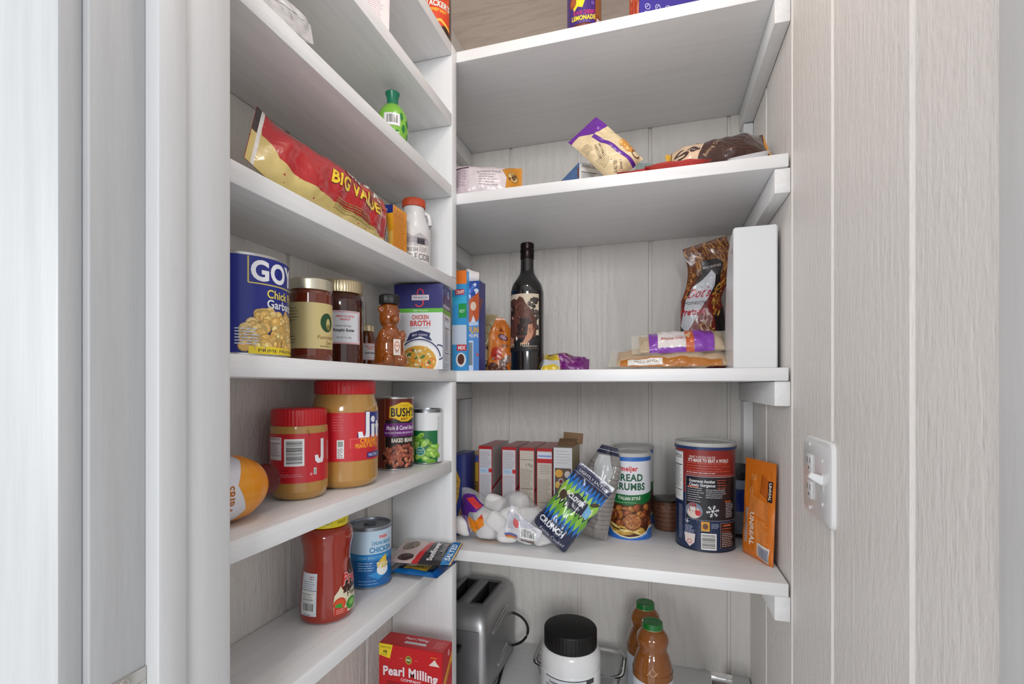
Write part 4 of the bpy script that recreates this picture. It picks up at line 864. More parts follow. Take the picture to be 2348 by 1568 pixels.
# cream & purple bag
W, H = 112, 158; a = Art(.4)
a.rect(-W/2, W/2, 0, H, '#e2cda4').poly([(-W/2, H-14), (-W/2, H), (W/2, H), (W/2, H-42), (6, H-40), (-4, H-26), (-24, H-12)], '#6a1f9a').poly([(-6, H-42), (6, H-40), (26, 10), (28, 0), (16, 0), (14, 12)], '#5f2496')
a.text('KITCHEN', -24, 78, 6.5, '#4a4030', w=38, rot=1.1).text('CORN CHIPS', -14, 74, 5, '#4a4030', w=38, rot=1.1).small(-46, 40, 34, 26, 7, '#6a5c44', .9).text('SALTED', -24, 22, 8, '#5a4a30', w=30, rot=.7).text('SIMPLY', -10, 16, 5, '#5a4a30', w=24, rot=.7)
a.ell(46, 40, 14, 22, '#d89038', -.3).heap(8, 36, 54, 26, 60, 5, 7, ['#d8943a', '#e8b060'], 3).text('C', 40, 14, 18, '#5a2a1a', w=13).small(-50, 92, 26, 20, 6, '#8a7a5a', .9)
def wb(p):
    q = Vector(p); k = max(0, q.z-.11)/.04; q.y += .010*k*k; q.x -= .0*k; return q
a.f = [([(u*.68, v*.92) for u, v in p], c, hh) for p, c, hh in a.f]; W *= .68; H *= .92
o = bag('snack_bag', W, H, 44, '#e2cda4', a, ends='top', wr=1.7, seed=13, warp=wb)
place_bag(o, 1441, 1.00, ZT['B'], rx=-.12, ry=-.72); tag(o, 'cream and purple snack bag tilted to the left on the second deep shelf', 'snack bag')
for (p, Y, w, d, rz, lab, sd, zz) in ((1462, .985, 76, 44, .10, 'flat red packet at the foot of the cream and purple bag', 21, 0), (1552, .98, 118, 50, .02, 'flat dark red packet in front of the caramel candy bag', 22, 0)):
    a = Art(.35); a.rect(-w/2, w/2, 0, d, '#b8322c').rect(-w/2+8, w/2-8, 8, d-8, '#8a2a22').small(-w/2+12, 14, w-24, d-28, 6, '#d8a090', 1).rect(w/2-12, w/2, 0, d, '#c8985a' if sd == 22 else '#c8443a')
    o = bag('red_packet', w, d, 20 if sd == 22 else 13, '#b8322c', a, ends='sides', wr=.6, seed=sd, seal=5, nu=16, nv=14)
    x, y, s = atY(p, Y); pose(o, x, y-.028, ZT['B']+.006, rz, -PI/2+.03, 0); rest(o, ZT['B']); tag(o, lab, 'packet', 'red packets')
W, H = 188, 84; a = Art(.4)
a.rect(-W/2, W/2, 0, H, '#3d1c14').poly([(-W/2, 0), (-W/2, H), (40, H), (10, 84), (-20, 60), (-40, 20), (-46, 0)], '#e0c3a4').poly([(-W/2, 0), (-W/2, H), (-86, H), (-82, 60), (-88, 30), (-80, 0)], '#e0b030').line([(-84, 0), (-88, 40), (-80, H)], 1.6, '#4a2418')
a.text('Sa', -58, 44, 30, '#3a1a12', w=42, bold=.02, rot=.3).text('lted', -14, 74, 22, '#3a1a12', w=46, rot=.2).text('Caramel Filled', 50, 80, 7, '#e8d0b0', w=70, rot=.05).text('Baking Chips', -12, 34, 7, '#c8a888', w=50, rot=.8).poly([(92, 0), (88, 40), (94, H), (W/2, H), (W/2, 0)], '#c8892c').small(10, 16, 60, 24, 5, '#6a4434', 1)
def wc(p):
    q = Vector(p); q.z += .05*max(0, q.x+.05)/.15*.4; return q
o = bag('candy_bag', W, H, 60, '#3d1c14', a, ends='sides', wr=1.6, seed=15, seal=7, warp=wc, rough=.18, coat=.6)
place_bag(o, 1652, 1.0, ZT['B'], rz=.02, rx=-.62, ry=-.07); tag(o, 'brown and cream caramel candy bag at the right of the second deep shelf', 'candy bag')
bm = newbm(); loft(bm, [(.030, .018, 0, 2.5), (.034, .021, .006, 2.5), (.036, .023, .009, 2.5), (.0335, .0205, .0095, 2.5), (.030, .018, .002, 2.5)], 40, '#e4e4e8'); o = obj('white_tray', bm, PR(.3, .3)); x, y, s = atY(1722, .972); pose(o, x-.004, y, ZT['B'], .1, .35, -.12); rest(o, ZT['B']); tag(o, 'small white oval lid lying before the caramel candy bag', 'lid')
bm = newbm(); quadbox(bm, -.02, .02, -.0006, .0006, 0, .035, '#7a9a94', .0002); o = obj('film_scrap', bm, FILM('teal_film', '#7fa09a', .5)); x, y, s = atY(1461, 1.13); pose(o, x, y, ZT['B'], 0, .1, .2); 
o.scale = (1, 1, 2.6); rest(o, ZT['B']); tag(o, 'translucent teal plastic flap behind the cream and purple bag', 'plastic flap')
# ------------------------------------------------------------------ shelf C
Z = ZT['C']
a = Art(); H = 226
a.rect(-17, 17, 0, H, '#3a9ad8').rect(-17, 17, 196, H, '#ee7a22').rect(-17, 17, 150, 168, '#3ab4e0').rect(-2, 17, 120, 152, '#1f9a4c').text('KEY', 7, 135, 7, '#e8f4ea', w=12).rect(-10, 12, 172, 184, '#c8282c').text('CRAFT', 2, 178, 7, '#f4f0f0', w=19, bold=.04).rect(-17, 17, 60, 104, '#c8d4e6').rect(-6, 17, 46, 60, '#c82834').text('MIX', 6, 53, 8, '#f0e8e8', w=18, bold=.04).ell(4, 26, 12, 16, '#e4e4e6').ell(4, 27, 8, 12, '#5a3024')
o = carton('drink_carton', 34, 120, H, '#3a9ad8', a, None, None); x, y, s = atY(1049, 1.00); pose(o, x, y+.062, Z, .06); rest(o, Z); tag(o, 'tall narrow carton with orange top behind the broth carton', 'carton')
H = 205; a = Art()
a.rect(-15.5, 15.5, 0, H, '#5a8ccc').rect(-15.5, 15.5, 150, H, '#2c4a9a').heap(14, -17, 17, 160, 200, 4, 6, ['#4a6ab8', '#7a9ad8', '#c8d0e8'], 3, shade=False).poly([(-15.5, 110), (-15.5, 160), (-4, 166), (15.5, 180), (15.5, 120), (6, 108)], '#c0582c').poly([(-4, 112), (2, 128), (8, 112)], '#dcdce4').ell(2, 148, 7, 10, '#e0c8b0').rect(-14, 14, 104, 112, '#b8cce4').text('FUN', 2, 94, 13, '#e8a820', w=26, bold=.05).text('POPS', 2, 81, 7, '#e4dcc8', w=24, bold=.03)
a.rect(-15.5, 2, 0, 70, '#d0dcee').rect(-13, 0, 14, 66, '#8a9090').small(-12, 16, 11, 48, 30, '#6a7070', .7).ell(12, 38, 2.6, 4, '#c8505a', .5)
b = Art(); b.rect(-19, 19, 0, H, '#2c2c78').poly([(-19, 120), (-10, 140), (4, 165), (-19, 170)], '#7a3040').small(-16, 30, 30, 80, 24, '#5a5ab0', 1)
o = carton('popsicle_box', 31, 38, H, '#5a8ccc', a, b); x, y, s = atY(1084, 1.02); pose(o, x, y+.02, Z, -.04); rest(o, Z); tag(o, 'tall blue box with torn white top edge left of the wine bottle', 'box')
t0 = o; bm = newbm(); n = 12; r0 = random.Random(3)
top = [(-.0155+.031*k/n, (.030 + r0.uniform(-.0007, .0007)-.012*k/n)) for k in range(n+1)]
A_ = [bm.verts.new((u, -.0192, H/1000-.001)) for u, v in top]; B_ = [bm.verts.new((u, -.0182, H/1000+v)) for u, v in top]
for k in range(n):
    bm.faces.new((A_[k], A_[k+1], B_[k+1], B_[k]))
for v in bm.verts: v.co.z -= 0
setc(bm, bm.faces, '#e6dedc'); f = obj('torn_flap', bm, PR(.6), ang=1); f.parent = t0; md = f.modifiers.new('thickness', 'SOLIDIFY'); md.thickness = .0008
# beige pouch
a = Art(.4); a.rect(-36, 36, 0, 162, '#c3b083').rect(-30, 14, 70, 134, '#d2c293').line([(-30, 134), (14, 134), (14, 100), (20, 86), (20, 40)], 1.4, '#6a4a28').text('CHOCO', -4, 112, 5, '#7a6a48', w=24).poly([(-36, 66), (20, 66), (14, 76), (-36, 72)], '#5a3418').ell(-4, 48, 20, 18, '#e8d4a0').ring(-4, 50, 20, 22, 3, '#4a3018').rect(-30, 16, 18, 36, '#2a2018').text('O', 0, 28, 11, '#f0ece0', w=9, bold=.04).small(-30, 6, 50, 8, 3, '#6a5c44', 1)
o = bag('beige_pouch', 62, 168, 30, '#c3b083', a, ends='top', wr=1, seed=31, backc='#b5a47a'); place_bag(o, 1111, 1.255, Z, rx=-.05, ry=.03); tag(o, 'beige pouch standing behind the orange one on the eye-level shelf', 'pouch')
a = Art(.4); W, H = 66, 140
a.rect(-33, 33, 0, H, '#dd7a28').poly([(-33, 90), (-20, 100), (-26, 40), (-33, 30)], '#e89a58').ell(4, 88, 13, 7, '#3a2a3a', -.5).ell(4, 88, 10, 4.6, '#b88a9a', -.5).poly([(-8, 104), (0, 114), (6, 102)], '#8a3a18').ell(8, 66, 10, 5, '#b06838', .1).text('SEA SALT', 8, 66, 4, '#5a2a18', w=16)
a.ell(-12, 46, 13, 17, '#c43a26').line([(-16, 44), (-13, 41), (-8, 46)], 1.6, '#4a1010').ring(-12, 36, 17, 18, 1.4, '#f0c890', PI*1.1, PI*1.9).ell(-18, 12, 13, 12, '#5a3226').ell(8, 26, 14, 10, '#7a5a50', .5).ell(18, 34, 10, 9, '#a08880', .5).ell(6, 10, 12, 8, '#6a4438').heap(10, -28, 20, 4, 36, 4, 3, ['#6a3e30', '#8a6254', '#a89084'], 4)
def wo(p):
    q = Vector(p); k = max(0, q.z-.095)/.045; q.x *= 1-.72*k; q.x -= .006*k; q.y += .004*k; return q
o = bag('orange_pouch', W, H, 30, '#dd7a28', a, ends='top', wr=1.2, seed=33, warp=wo); place_bag(o, 1147, 1.16, Z, rx=-.04, ry=.04); tag(o, 'orange chocolate pouch with pinched top beside the wine bottle', 'pouch')
# wine bottle
x, y, r = cyl(1170.5, 1247.5, 1.155)
t = thing('wine_bottle', 'dark wine bottle with growling bear picture on its label', 'bottle', (x, y, EYE+Z), face(x, y)); k_ = .3085/.300
P = smoothprof([(r*.80, 0), (r*.96, .003), (r, .010), (r*1.0, .12), (r*1.0, .176), (r*.97, .190), (r*.84, .205), (r*.60, .219), (r*.435, .231), (r*.40, .245), (r*.385, .282)], 5)
P = [(a_, b_*k_) for a_, b_ in P]
obj('bottle', lathe([(.001, .0006)]+P, n=80), SO('dark_wine_glass', '#0c0908', .06, coat=1, ior=1.5), t)
bm = newbm(); loft(bm, [(r*.395, r*.395, .262*k_, 2), (r*.41, r*.41, .263*k_, 2), (r*.41, r*.41, .279*k_, 2), (r*.43, r*.43, .280*k_, 2), (r*.43, r*.43, .284*k_, 2), (r*.40, r*.40, .286*k_, 2), (r*.41, r*.41, .290*k_, 2), (r*.41, r*.41, .298*k_, 2), (r*.37, r*.37, .300*k_, 2)], 48); obj('capsule', bm, SO('foil_capsule', '#1c0e0c', .3, .5), t)
a = Art(.3); u0, u1 = -52, 29
a.rect(u0, u1, 48, 182, '#d2c2ac').rect(u0, u1, 48, 86, '#1c1a1c').heap(50, 4, u1-2, 100, 170, 5, 4, ['#3a3230', '#4a423c', '#2a2422', '#5a5048'], 3, shade=False)
a.poly([(u0, 86), (u0, 168), (-34, 172), (-26, 168), (-18, 176), (-10, 172), (-4, 160), (8, 146), (18, 126), (22, 100), (20, 82), (u0, 76)], '#5a3428')
a.poly([(u0, 150), (-38, 158), (-32, 150), (-36, 132), (-42, 118), (u0, 120)], '#1c0c0a').poly([(-46, 150), (-42, 154), (-42, 142)], '#e8dcc8').poly([(-40, 132), (-36, 122), (-44, 126)], '#d8a890')
a.poly([(-22, 126), (6, 124), (14, 100), (8, 84), (-26, 86)], '#2a1c1c').poly([(2, 110), (12, 112), (16, 96), (10, 78), (-2, 66), (-14, 64), (-8, 74), (0, 88)], '#c08468').poly([(-50, 84), (-34, 78), (-36, 66), (-52, 58)], '#b87c62')
for kx in range(5): a.poly([(-16+kx*4.4, 68), (-13+kx*4.4, 68), (-15+kx*4.4, 58)], '#e8c8a8'); a.poly([(-50+kx*3.6, 66), (-47.5+kx*3.6, 66), (-50+kx*3.6, 55)], '#e0bc9c')
rr = random.Random(5); a.D = .001
for k in range(150):
    u = rr.uniform(-50, 18); v = rr.uniform(92, 170)
    if v < 172-max(0, u+10)*1.5: a.line([(u, v), (u+rr.uniform(-1, 3), v-rr.uniform(3, 8))], .8, rr.choice(['#8a5844', '#3a2018', '#a8705a', '#2a1814', '#74463a']))
a.D = .03; a.rect(u0, u1, 48, 57, '#18171a').text('FRANKLIN RUN', 6, 60, 3.4, '#cfc8c0', w=34).line([(2, 55), (26, 55)], .6, '#a8854a').line([(4, 72), (28, 72)], .4, '#6a6258').poly([(-26, 84), (-22, 78), (-26, 72), (-28, 78)], '#e8e0d8')
a.f = [([(p_, q_) for p_, q_ in p], c, hh) for p, c, hh in a.f]
bm = newbm(); a.bake(bm, profmap(P, r), 3.4); obj('label', bm, PR(.5), t, weld=2e-6)
# small purple and yellow bag lying
W, H = 112, 70; a = Art(.4); a.rect(-56, 56, 0, H, '#7a1f7c').poly([(-56, 0), (-56, H), (-38, H), (-20, 30), (-10, 0)], '#e2c32c').poly([(-46, 40), (-20, 66), (8, 66), (16, 48), (-20, 44)], '#8a4a1e').text('Medley', 4, 34, 11, '#d890c8', w=44, rot=-.5, bold=.02).text('ROASTED', -8, 22, 7, '#e8c8e4', w=36, rot=-.5).heap(20, -44, 8, 46, 64, 4, 3, ['#c07a30', '#7a3a18', '#d8a040'], 3)
def wsm(p): q = Vector(p); q.z *= 1-.25*max(0, q.x)/.05; return q
o = bag('nut_packet', W, H, 30, '#7a1f7c', a, ends='sides', wr=2.2, seed=41, warp=wsm); place_bag(o, 1297, 1.16, Z, rx=-1.0, ry=.06); tag(o, 'small purple and yellow packet lying right of the wine bottle', 'packet')
a = Art(.4); a.rect(-20, 20, 0, 30, '#d8dce0').rect(-20, 20, 0, 12, '#e2c32c')
o = bag('foil_packet', 44, 40, 14, '#d8dce0', a, ends='sides', wr=1.4, seed=42, nu=14, nv=12, seal=4); place_bag(o, 1262, 1.10, Z, rx=-.9); tag(o, 'tiny silver and yellow packet against the wine bottle', 'packet')
# clear bags
NUT = FILM('clear_film', '#f2ead8', .26)
def clearbag(nm, label, w, h, t, px, Y, dz, rx, ry, band, cols, seed, n=60):
    tt = thing(nm, label, 'snack bag'); 
    o = bag('film', w, h, t, '#ffffff', None, ends='sides', wr=1.6, seed=seed, seal=14, mat=NUT, parent=tt)
    i = bag('filling', w-34, h-12, t-13, cols, None, ends='sides', wr=1.6, seed=seed+1, seal=2, rough=.6, coat=0, parent=tt, foil=.8); i.location = (0, 0, .005)
    aa = Art(.6); band(aa)
    bag('printed_band', w, h, t, '#ffffff', aa, ends='sides', wr=1.6, seed=seed, seal=14, parent=tt, rough=.25, coat=.5, sheet=False)
    x, y, s = atY(px, Y); pose(tt, x, y, Z+dz, .0, rx, ry); rest(tt, Z+dz); return tt
def band1(a):
    a.rect(-108, 98, 0, 14, '#b8701e').rect(-92, -20, 1, 11, '#e8e4de').text('DRIED APPLE', -54, 6, 4.4, '#7a6a5a', w=50)
def band2(a):
    a.rect(-66, 66, 0, 70, '#8a3fb4').rect(-48, 10, 6, 62, '#e8e0de').text('BANANA CHIPS', -18, 24, 6.5, '#b8503c', w=46, bold=.03).rect(10, 26, 0, 70, '#cc5a1e').small(12, 20, 12, 26, 5, '#e8a880', 1)
clearbag('dried_fruit_bag', 'lower clear bag of tan dried fruit with brown band beside the white box', 268, 92, 40, 1541, 1.075, 0, -1.12, 0, band1, '#d6b088', 51)
clearbag('banana_chip_bag', 'clear bag with purple band and white label, lying on top of the tan one', 208, 70, 40, 1563, 1.095, .034, -.85, -.05, band2, '#cdb28c', 57)
# pretzel bag
W, H = 96, 300; a = Art(.4)
a.rect(-48, 48, 0, H, '#7a1f14').rect(-48, 48, 210, H, '#6a3a1a'); rr = random.Random(8); a.D = .002
for k in range(230):
    u, v = rr.uniform(-46, 46), rr.uniform(206, 298); a.line([(u, v-10), (u+rr.uniform(-6, 2), v), (u+rr.uniform(-6, 6), v+6)], 2.2, rr.choice(['#a8682c', '#7a441c', '#c08844', '#54280f']))
for sx in (-1, 1):
    for k in range(30): k *= .5; a.line([(sx*(42-rr.uniform(0, 14)), 150+k*6), (sx*(44-rr.uniform(0, 8)), 162+k*6)], 2.6, rr.choice(['#a8682c', '#c08844', '#6a3414']))
a.D = .03
a.poly([(-14, 258), (-22, 220), (-40, 180), (40, 180), (24, 220), (30, 244), (16, 256)], '#241a18').text('SIMPLE SEASONED', 4, 240, 5, '#d8d0c8', w=40)
a.poly([(4, 232), (-12, 214), (-30, 200), (-40, 150), (-46, 110), (-44, 92), (-30, 96), (-16, 120), (0, 150), (16, 170), (20, 196), (14, 220)], '#d0d2d8')
a.text("Dot's", -8, 184, 20, '#b41a32', w=50, bold=.05, shear=.15).text('Homestyle', -14, 162, 11, '#28242a', w=50, shear=.25, bold=.0).text('Pretzels', -20, 140, 15, '#b41a32', w=54, bold=.04, shear=.15)
a.poly([(-48, 0), (-48, 110), (-36, 92), (-26, 96), (-14, 60), (-14, 0)], '#2a2322').poly([(20, 40), (48, 60), (48, 0), (-14, 0), (-10, 36)], '#b81a18').poly([(26, 130), (48, 150), (48, 70), (30, 84)], '#1e1816').rect(30, 44, 14, 50, '#dcdce0').barcode(30, 14, 14, 36)
a.D = .003
for k in range(80):
    u, v = rr.uniform(-8, 24), rr.uniform(36, 110); t_ = rr.uniform(.6, 2.2); a.line([(u, v), (u+9*math.cos(t_), v+9*math.sin(t_))], 3.6, '#5a2c10'); a.line([(u, v), (u+9*math.cos(t_), v+9*math.sin(t_))], 2.6, rr.choice(['#c08038', '#d89c50', '#a8682a', '#e0b470']))
for k in range(12):
    u, v = rr.uniform(20, 36), rr.uniform(120, 200); a.line([(u, v), (u+6, v+14)], 4.4, '#5a2c10'); a.line([(u, v), (u+6, v+14)], 3.2, rr.choice(['#d8943a', '#e8b050', '#b87828']))
a.D = .03; a.text('TWISTS', -34, 14, 6, '#e8e4dc', w=22, bold=.04)
def wd(p):
    q = Vector(p); k = max(0, q.z-.17)/.13; q.x += .030*math.sin(min(1, k)*PI)*.5+.006*k; q.y -= .012*k*k
    w_ = abs(q.z-.175); q.x *= 1-.14*math.exp(-(w_/.03)**2)*(1 if q.x > 0 else .3); q.z += (.22*q.x)*min(1, k*1.2) if k > 0 else 0; return q
o = bag('pretzel_bag', W, H, 42, '#7a1f14', a, ends='top', wr=.8, seed=61, warp=wd, nv=48, rough=.22, coat=.5)
place_bag(o, 1612, 1.215, Z, rx=-.03, ry=-.015); tag(o, 'tall brown and red pretzel bag leaning beside the white box', 'snack bag')
# white box
W, D, H = .0755, .118, .2690; x1, y0, _ = atY(1783.5, 1.0)
bm = newbm(); prof = [(0, 0), (0, H), (.006, H), (D*.35, H-.006), (D*.62, H-.030), (D*.82, H-.075), (D*.94, H-.13), (D, H-.18), (D, 0)]
L_ = [[bm.verts.new((sx, yy, zz)) for yy, zz in prof] for sx in (-W/2, W/2)]; n = len(prof)
for i in range(n): bm.faces.new((L_[0][i], L_[0][(i+1) % n], L_[1][(i+1) % n], L_[1][i]))
bm.faces.new(L_[0][::-1]); bm.faces.new(L_[1]); bmesh.ops.recalc_face_normals(bm, faces=bm.faces)
bmesh.ops.bevel(bm, geom=[e for e in bm.edges if e.calc_face_angle(0) > .5], offset=.0022, segments=2, affect='EDGES'); setc(bm, bm.faces, '#e2e4e6')
t = thing('white_box', 'tall smooth white box with rounded back against the right wall', 'box', (x1-W/2, y0, EYE+Z+.0003)); obj('casing', bm, PR(.35, .2), t)
bm = newbm(); quadbox(bm, -W/2+.002, -W/2+.0024, -.0002+.0, .0004, .004, H-.004, '#b8bac0'); bm.free()
bm = newbm(); quadbox(bm, -W/2-.0004, -W/2+.0002, .016, .019, H-.046, H-.036, '#3a3a3e'); obj('latch_mark', bm, PR(.5), t)
# ------------------------------------------------------------------ shelf D
Z = ZT['D']
a = Art(); a.rect(-15, 15, 0, 185, '#2c3a80').poly([(0, 155), (12, 128), (8, 90), (0, 62), (-10, 92), (-12, 122)], '#d0a63a').text('EGG', 0, 124, 6, '#3a3466', w=14).text('NOODLE', 0, 108, 5, '#3a3466', w=17).text('PASTA', 0, 96, 5, '#3a3466', w=15).poly([(-15, 0), (-15, 90), (4, 50), (10, 0)], '#2458a8').poly([(4, 40), (15, 70), (15, 0), (8, 0)], '#a8823a')
o = carton('pasta_box', 30, 90, 185, '#2c3a80', a); x, y, s = atY(1046, 1.03); pose(o, x-.003, y+.046, Z, .02); rest(o, Z); tag(o, 'narrow dark blue and gold box at the left end of the marshmallow shelf', 'box')
a = Art(); a.rect(-19, 19, 0, 170, '#c9a23a').rect(-19, 19, 152, 170, '#4a5aa0'); rr = random.Random(4)
for k in range(120): u, v = rr.uniform(-18, 14), rr.uniform(4, 148); a.line([(u, v), (u+rr.uniform(-3, 3), v+rr.uniform(-6, 6))], 1.4, rr.choice(['#e0bf5c', '#b08a28', '#d4ae48', '#8a6a1c']))
a.rect(12, 19, 60, 104, '#2a2018').text('NOODLES', 15.5, 82, 5, '#d8b850', w=40, rot=PI/2)
o = carton('noodle_box', 38, 90, 170, '#c9a23a', a); x, y, s = atY(1080, 1.14); pose(o, x, y+.048, Z, 0); rest(o, Z); tag(o, 'yellow noodle box between the dark blue box and the red-edged boxes', 'box')
def redbox(px, w, kind, label, Y=1.092, rz=0, h=200, grp='red and white cereal bar boxes'):
    a = Art(); a.rect(-w/2, w/2, 0, h, '#b01a20'); m = 1.6
    bg = ['#cdcbd0', '#cdcbd0', '#c9c0b4', '#c9c0b4'][kind]; a.rect(-w/2+m, w/2-m, 0, h-7, bg)
    if kind < 2: a.small(-w/2+3, 150, w-6, 36, 10, '#8a8690', 1).rect(-w/2+3, w/2-9, 136, 148, '#b8cfe4').text('Pastry', -4, 142, 6, '#7aa0cc', w=16).rect(w/2-9, w/2-.2, 138, 147, '#c8262c').small(-w/2+3, 10, w-6, 118, 34, '#9a969c', .9).line([(-w/2+2, 130), (w/2-2, 130)], .6, '#c07070')
    elif kind == 2: a.line([(-w/2+3, 172), (w/2-3, 172)], 1, '#5a5248').text('19g', 6, 160, 7, '#6a6258', w=16).small(-w/2+3, 10, w-6, 140, 60, '#8a7f70', .9).line([(-w/2+3, 104), (w/2-3, 104)], .9, '#5a5248').line([(-w/2+3, 72), (w/2-3, 72)], .9, '#5a5248')
    else: a.rect(-w/2+m, w/2-m, 176, h-9, '#d8dce8').rect(-w/2+3, w/2-3, 180, 184, '#8a9ad0').rect(-w/2, w/2, 166, 176, '#c01c24').small(-w/2+3, 10, w-6, 118, 52, '#8a7f70', .9).small(-w/2+8, 142, w-12, 18, 5, '#7a7068', .9).line([(-w/2+3, 74), (w/2-3, 74)], .9, '#5a5248')
    b = Art(); D = 132; b.rect(-D/2, D/2, 0, h, '#b9b0ae').small(-D/2+6, 110, D-12, 76, 14, '#8a8484', 1).poly([(-D/2, 96), (D/2, 128), (D/2, 134), (-D/2, 102)], '#a81820').poly([(-D/2, 0), (D/2, 0), (D/2, 60), (-D/2, 40)], '#4a2420')
    c = Art(); c.rect(-w/2, w/2, 0, D, '#a8343a').line([(0, 0), (0, D)], .6, '#7a1418')
    o = carton('snack_box', w, D, h, '#a01a20', a, b, None, c); x, y, s = atY(px, Y); pose(o, x, y+D/2000, Z, rz); rest(o, Z); tag(o, label, 'box', grp); return o
redbox(1113, 34.5, 0, 'red-edged white box, leftmost of the four standing in a row')
redbox(1167, 35, 1, 'red-edged white box second from the left, with pale blue stripe')
redbox(1208, 37, 2, 'cream nutrition-label box with red edges, third in the row')
redbox(1248.5, 37.5, 3, 'cream box with red stripe near its top, rightmost of the red-edged row')
# chocolate snack box with open flap
w, h, D = 42, 206, 110; a = Art(); a.rect(-21, 21, 0, h, '#cfcfd2').small(-16, 172, 34, 26, 5, '#8a8a90', 1).rect(-18, 19, 84, 160, '#5a463a')
a.ell(-9, 148, 9, 9, '#d8a03a').ell(11, 146, 7, 8, '#cfc8c4').ell(-4, 130, 6, 7, '#dcd8d4').ell(-4, 130, 4.4, 5.2, '#6a1f1a').poly([(6, 118), (14, 134), (19, 116)], '#c8c4c0').ell(-12, 122, 5, 8, '#d8b050').ell(-8, 102, 10, 11, '#7a5a50').ell(12, 108, 7, 7, '#e0c03a').ell(2, 92, 8, 6, '#e09a2a').heap(12, -15, 0, 90, 112, 2.4, 2.4, ['#8a6a60', '#6a4a40', '#a88a7c'], 2)
b = Art(); b.rect(-D/2, D/2, 0, h, '#a08c62').small(-30, 120, 14, 60, 14, '#7a683e', 1.4)
o = carton('open_snack_box', w, D, h, '#8a765a', a, b); x, y, s = atY(1290.5, 1.07); pose(o, x, y+D/2000, Z, 0); rest(o, Z); tag(o, 'white box with food pictures and open brown flap behind the patterned bag', 'box')
bm = newbm(); quadbox(bm, -.021, .021, -.0006, .0006, 0, .030, '#7a5c40', .0002); f = obj('flap', bm, PR(.7)); f.parent = o; f.location = (.0, -.01, h/1000-.001); f.rotation_euler = (-1.1, -.0, 0)
bm = newbm(); quadbox(bm, -.024, .024, -.0006, .0006, 0, .026, '#8a6a4c', .0002); f = obj('flap', bm, PR(.7)); f.parent = o; f.location = (.006, D/2000-.012, h/1000-.001); f.rotation_euler = (-.08, .06, 0)
# marshmallow bag: film with marshmallows inside
rr = random.Random(12); mx, my, _ = atY(1152, 1.02)
MM = SO('marshmallow_white', (.80, .78, .77), .75, sss=.15)
spots = [(1062, .985, .030, .6), (1108, .985, .052, .3), (1117, .985, .021, -.1), (1163, .975, .019, .1), (1205, .985, .024, .5), (1245, .985, .022, -.5), (1135, 1.02, .078, .4), (1170, .99, .060, -.4), (1212, 1.005, .058, .2), (1250, 1.01, .050, .9), (1090, 1.035, .060, 1.1), (1190, 1.045, .078, .0), (1150, 1.05, .035, .2), (1232, 1.045, .045, .8), (1075, 1.045, .026, .1), (1140, .972, .050, .8)]
for k, (px, Y, zz, rot) in enumerate(spots):
    x, y, s = atY(px, Y+.026); bm = newbm(); ellipsoid(bm, 0, 0, 0, .0235, .0185, .0185, 3.4, 28, 18); o = obj('marshmallow', bm, MM, ang=80)
    o.location = (x, y, EYE+Z+max(zz, .0245)); o.rotation_euler = (rr.uniform(-.3, .3), rot*.6, rr.uniform(-.6, .6)); tag(o, 'large white marshmallow inside the clear bag', 'marshmallow', 'marshmallows in the clear bag')
W, H = 245, 112; a = Art(.8)
a.poly([(-122, 8), (-122, 80), (-108, 98), (-84, 108), (-56, 104), (-66, 84), (-84, 72), (-88, 58), (-78, 40), (-86, 12)], '#5a1c8a').poly([(-100, 92), (-84, 104), (-58, 102), (-66, 90)], '#d83a3a').poly([(-88, 46), (-60, 40), (-44, 58), (-46, 76), (-58, 74), (-66, 62), (-86, 60)], '#f08a1c').poly([(-84, 34), (-66, 30), (-60, 42), (-88, 48)], '#f0981c').poly([(-58, 72), (-52, 84), (-46, 74)], '#e2502a').rect(-84, -26, 2, 7, '#e8a028')
def mb(p):
    q = Vector(p); q.z *= (1-.34*max(0, q.x-.02)/.10)*(.88+.12*math.sin(q.x*52+1)); return q
t = thing('marshmallow_bag', 'clear bag of big marshmallows with purple and orange print', 'bag', (0, 0, 0))
o = bag('film', W, H, 126, '#ffffff', None, ends='sides', wr=2.2, seed=71, mat=FILM('clear_film', '#f0f2f6', .27), warp=mb, seal=4, parent=t, nu=40)
def printon(nm, art):
    return bag(nm, W, H, 126, '#fff', art, ends='sides', wr=2.2, seed=71, warp=mb, seal=4, parent=t, nu=40, rough=.2, coat=.5, foil=.3, sheet=False)
printon('printed_film', a)
a = Art(1.2); a.poly([(4, 36), (14, 88), (60, 76), (82, 66), (72, 28), (44, 34), (40, 22), (0, 30)], '#dcdce2').small(24, 58, 50, 20, 8, '#7a80a0', .9, 3).barcode(36, 30, 32, 24).ell(28, 58, 6, 9, '#d86a6a').small(10, 44, 18, 34, 12, '#8a86a0', .8).rect(2, 30, 28, 33, '#4a6ab0').rect(2, 30, 24, 28, '#d85a3a').rect(4, 24, 20, 24, '#e8b83a').rect(36, 62, 20, 26, '#6a4038')
printon('white_label', a)
x, y, s = atY(1154, .968); pose(t, x, y+.060, Z+.0005, .0, -.06, 0); rest(t, Z)
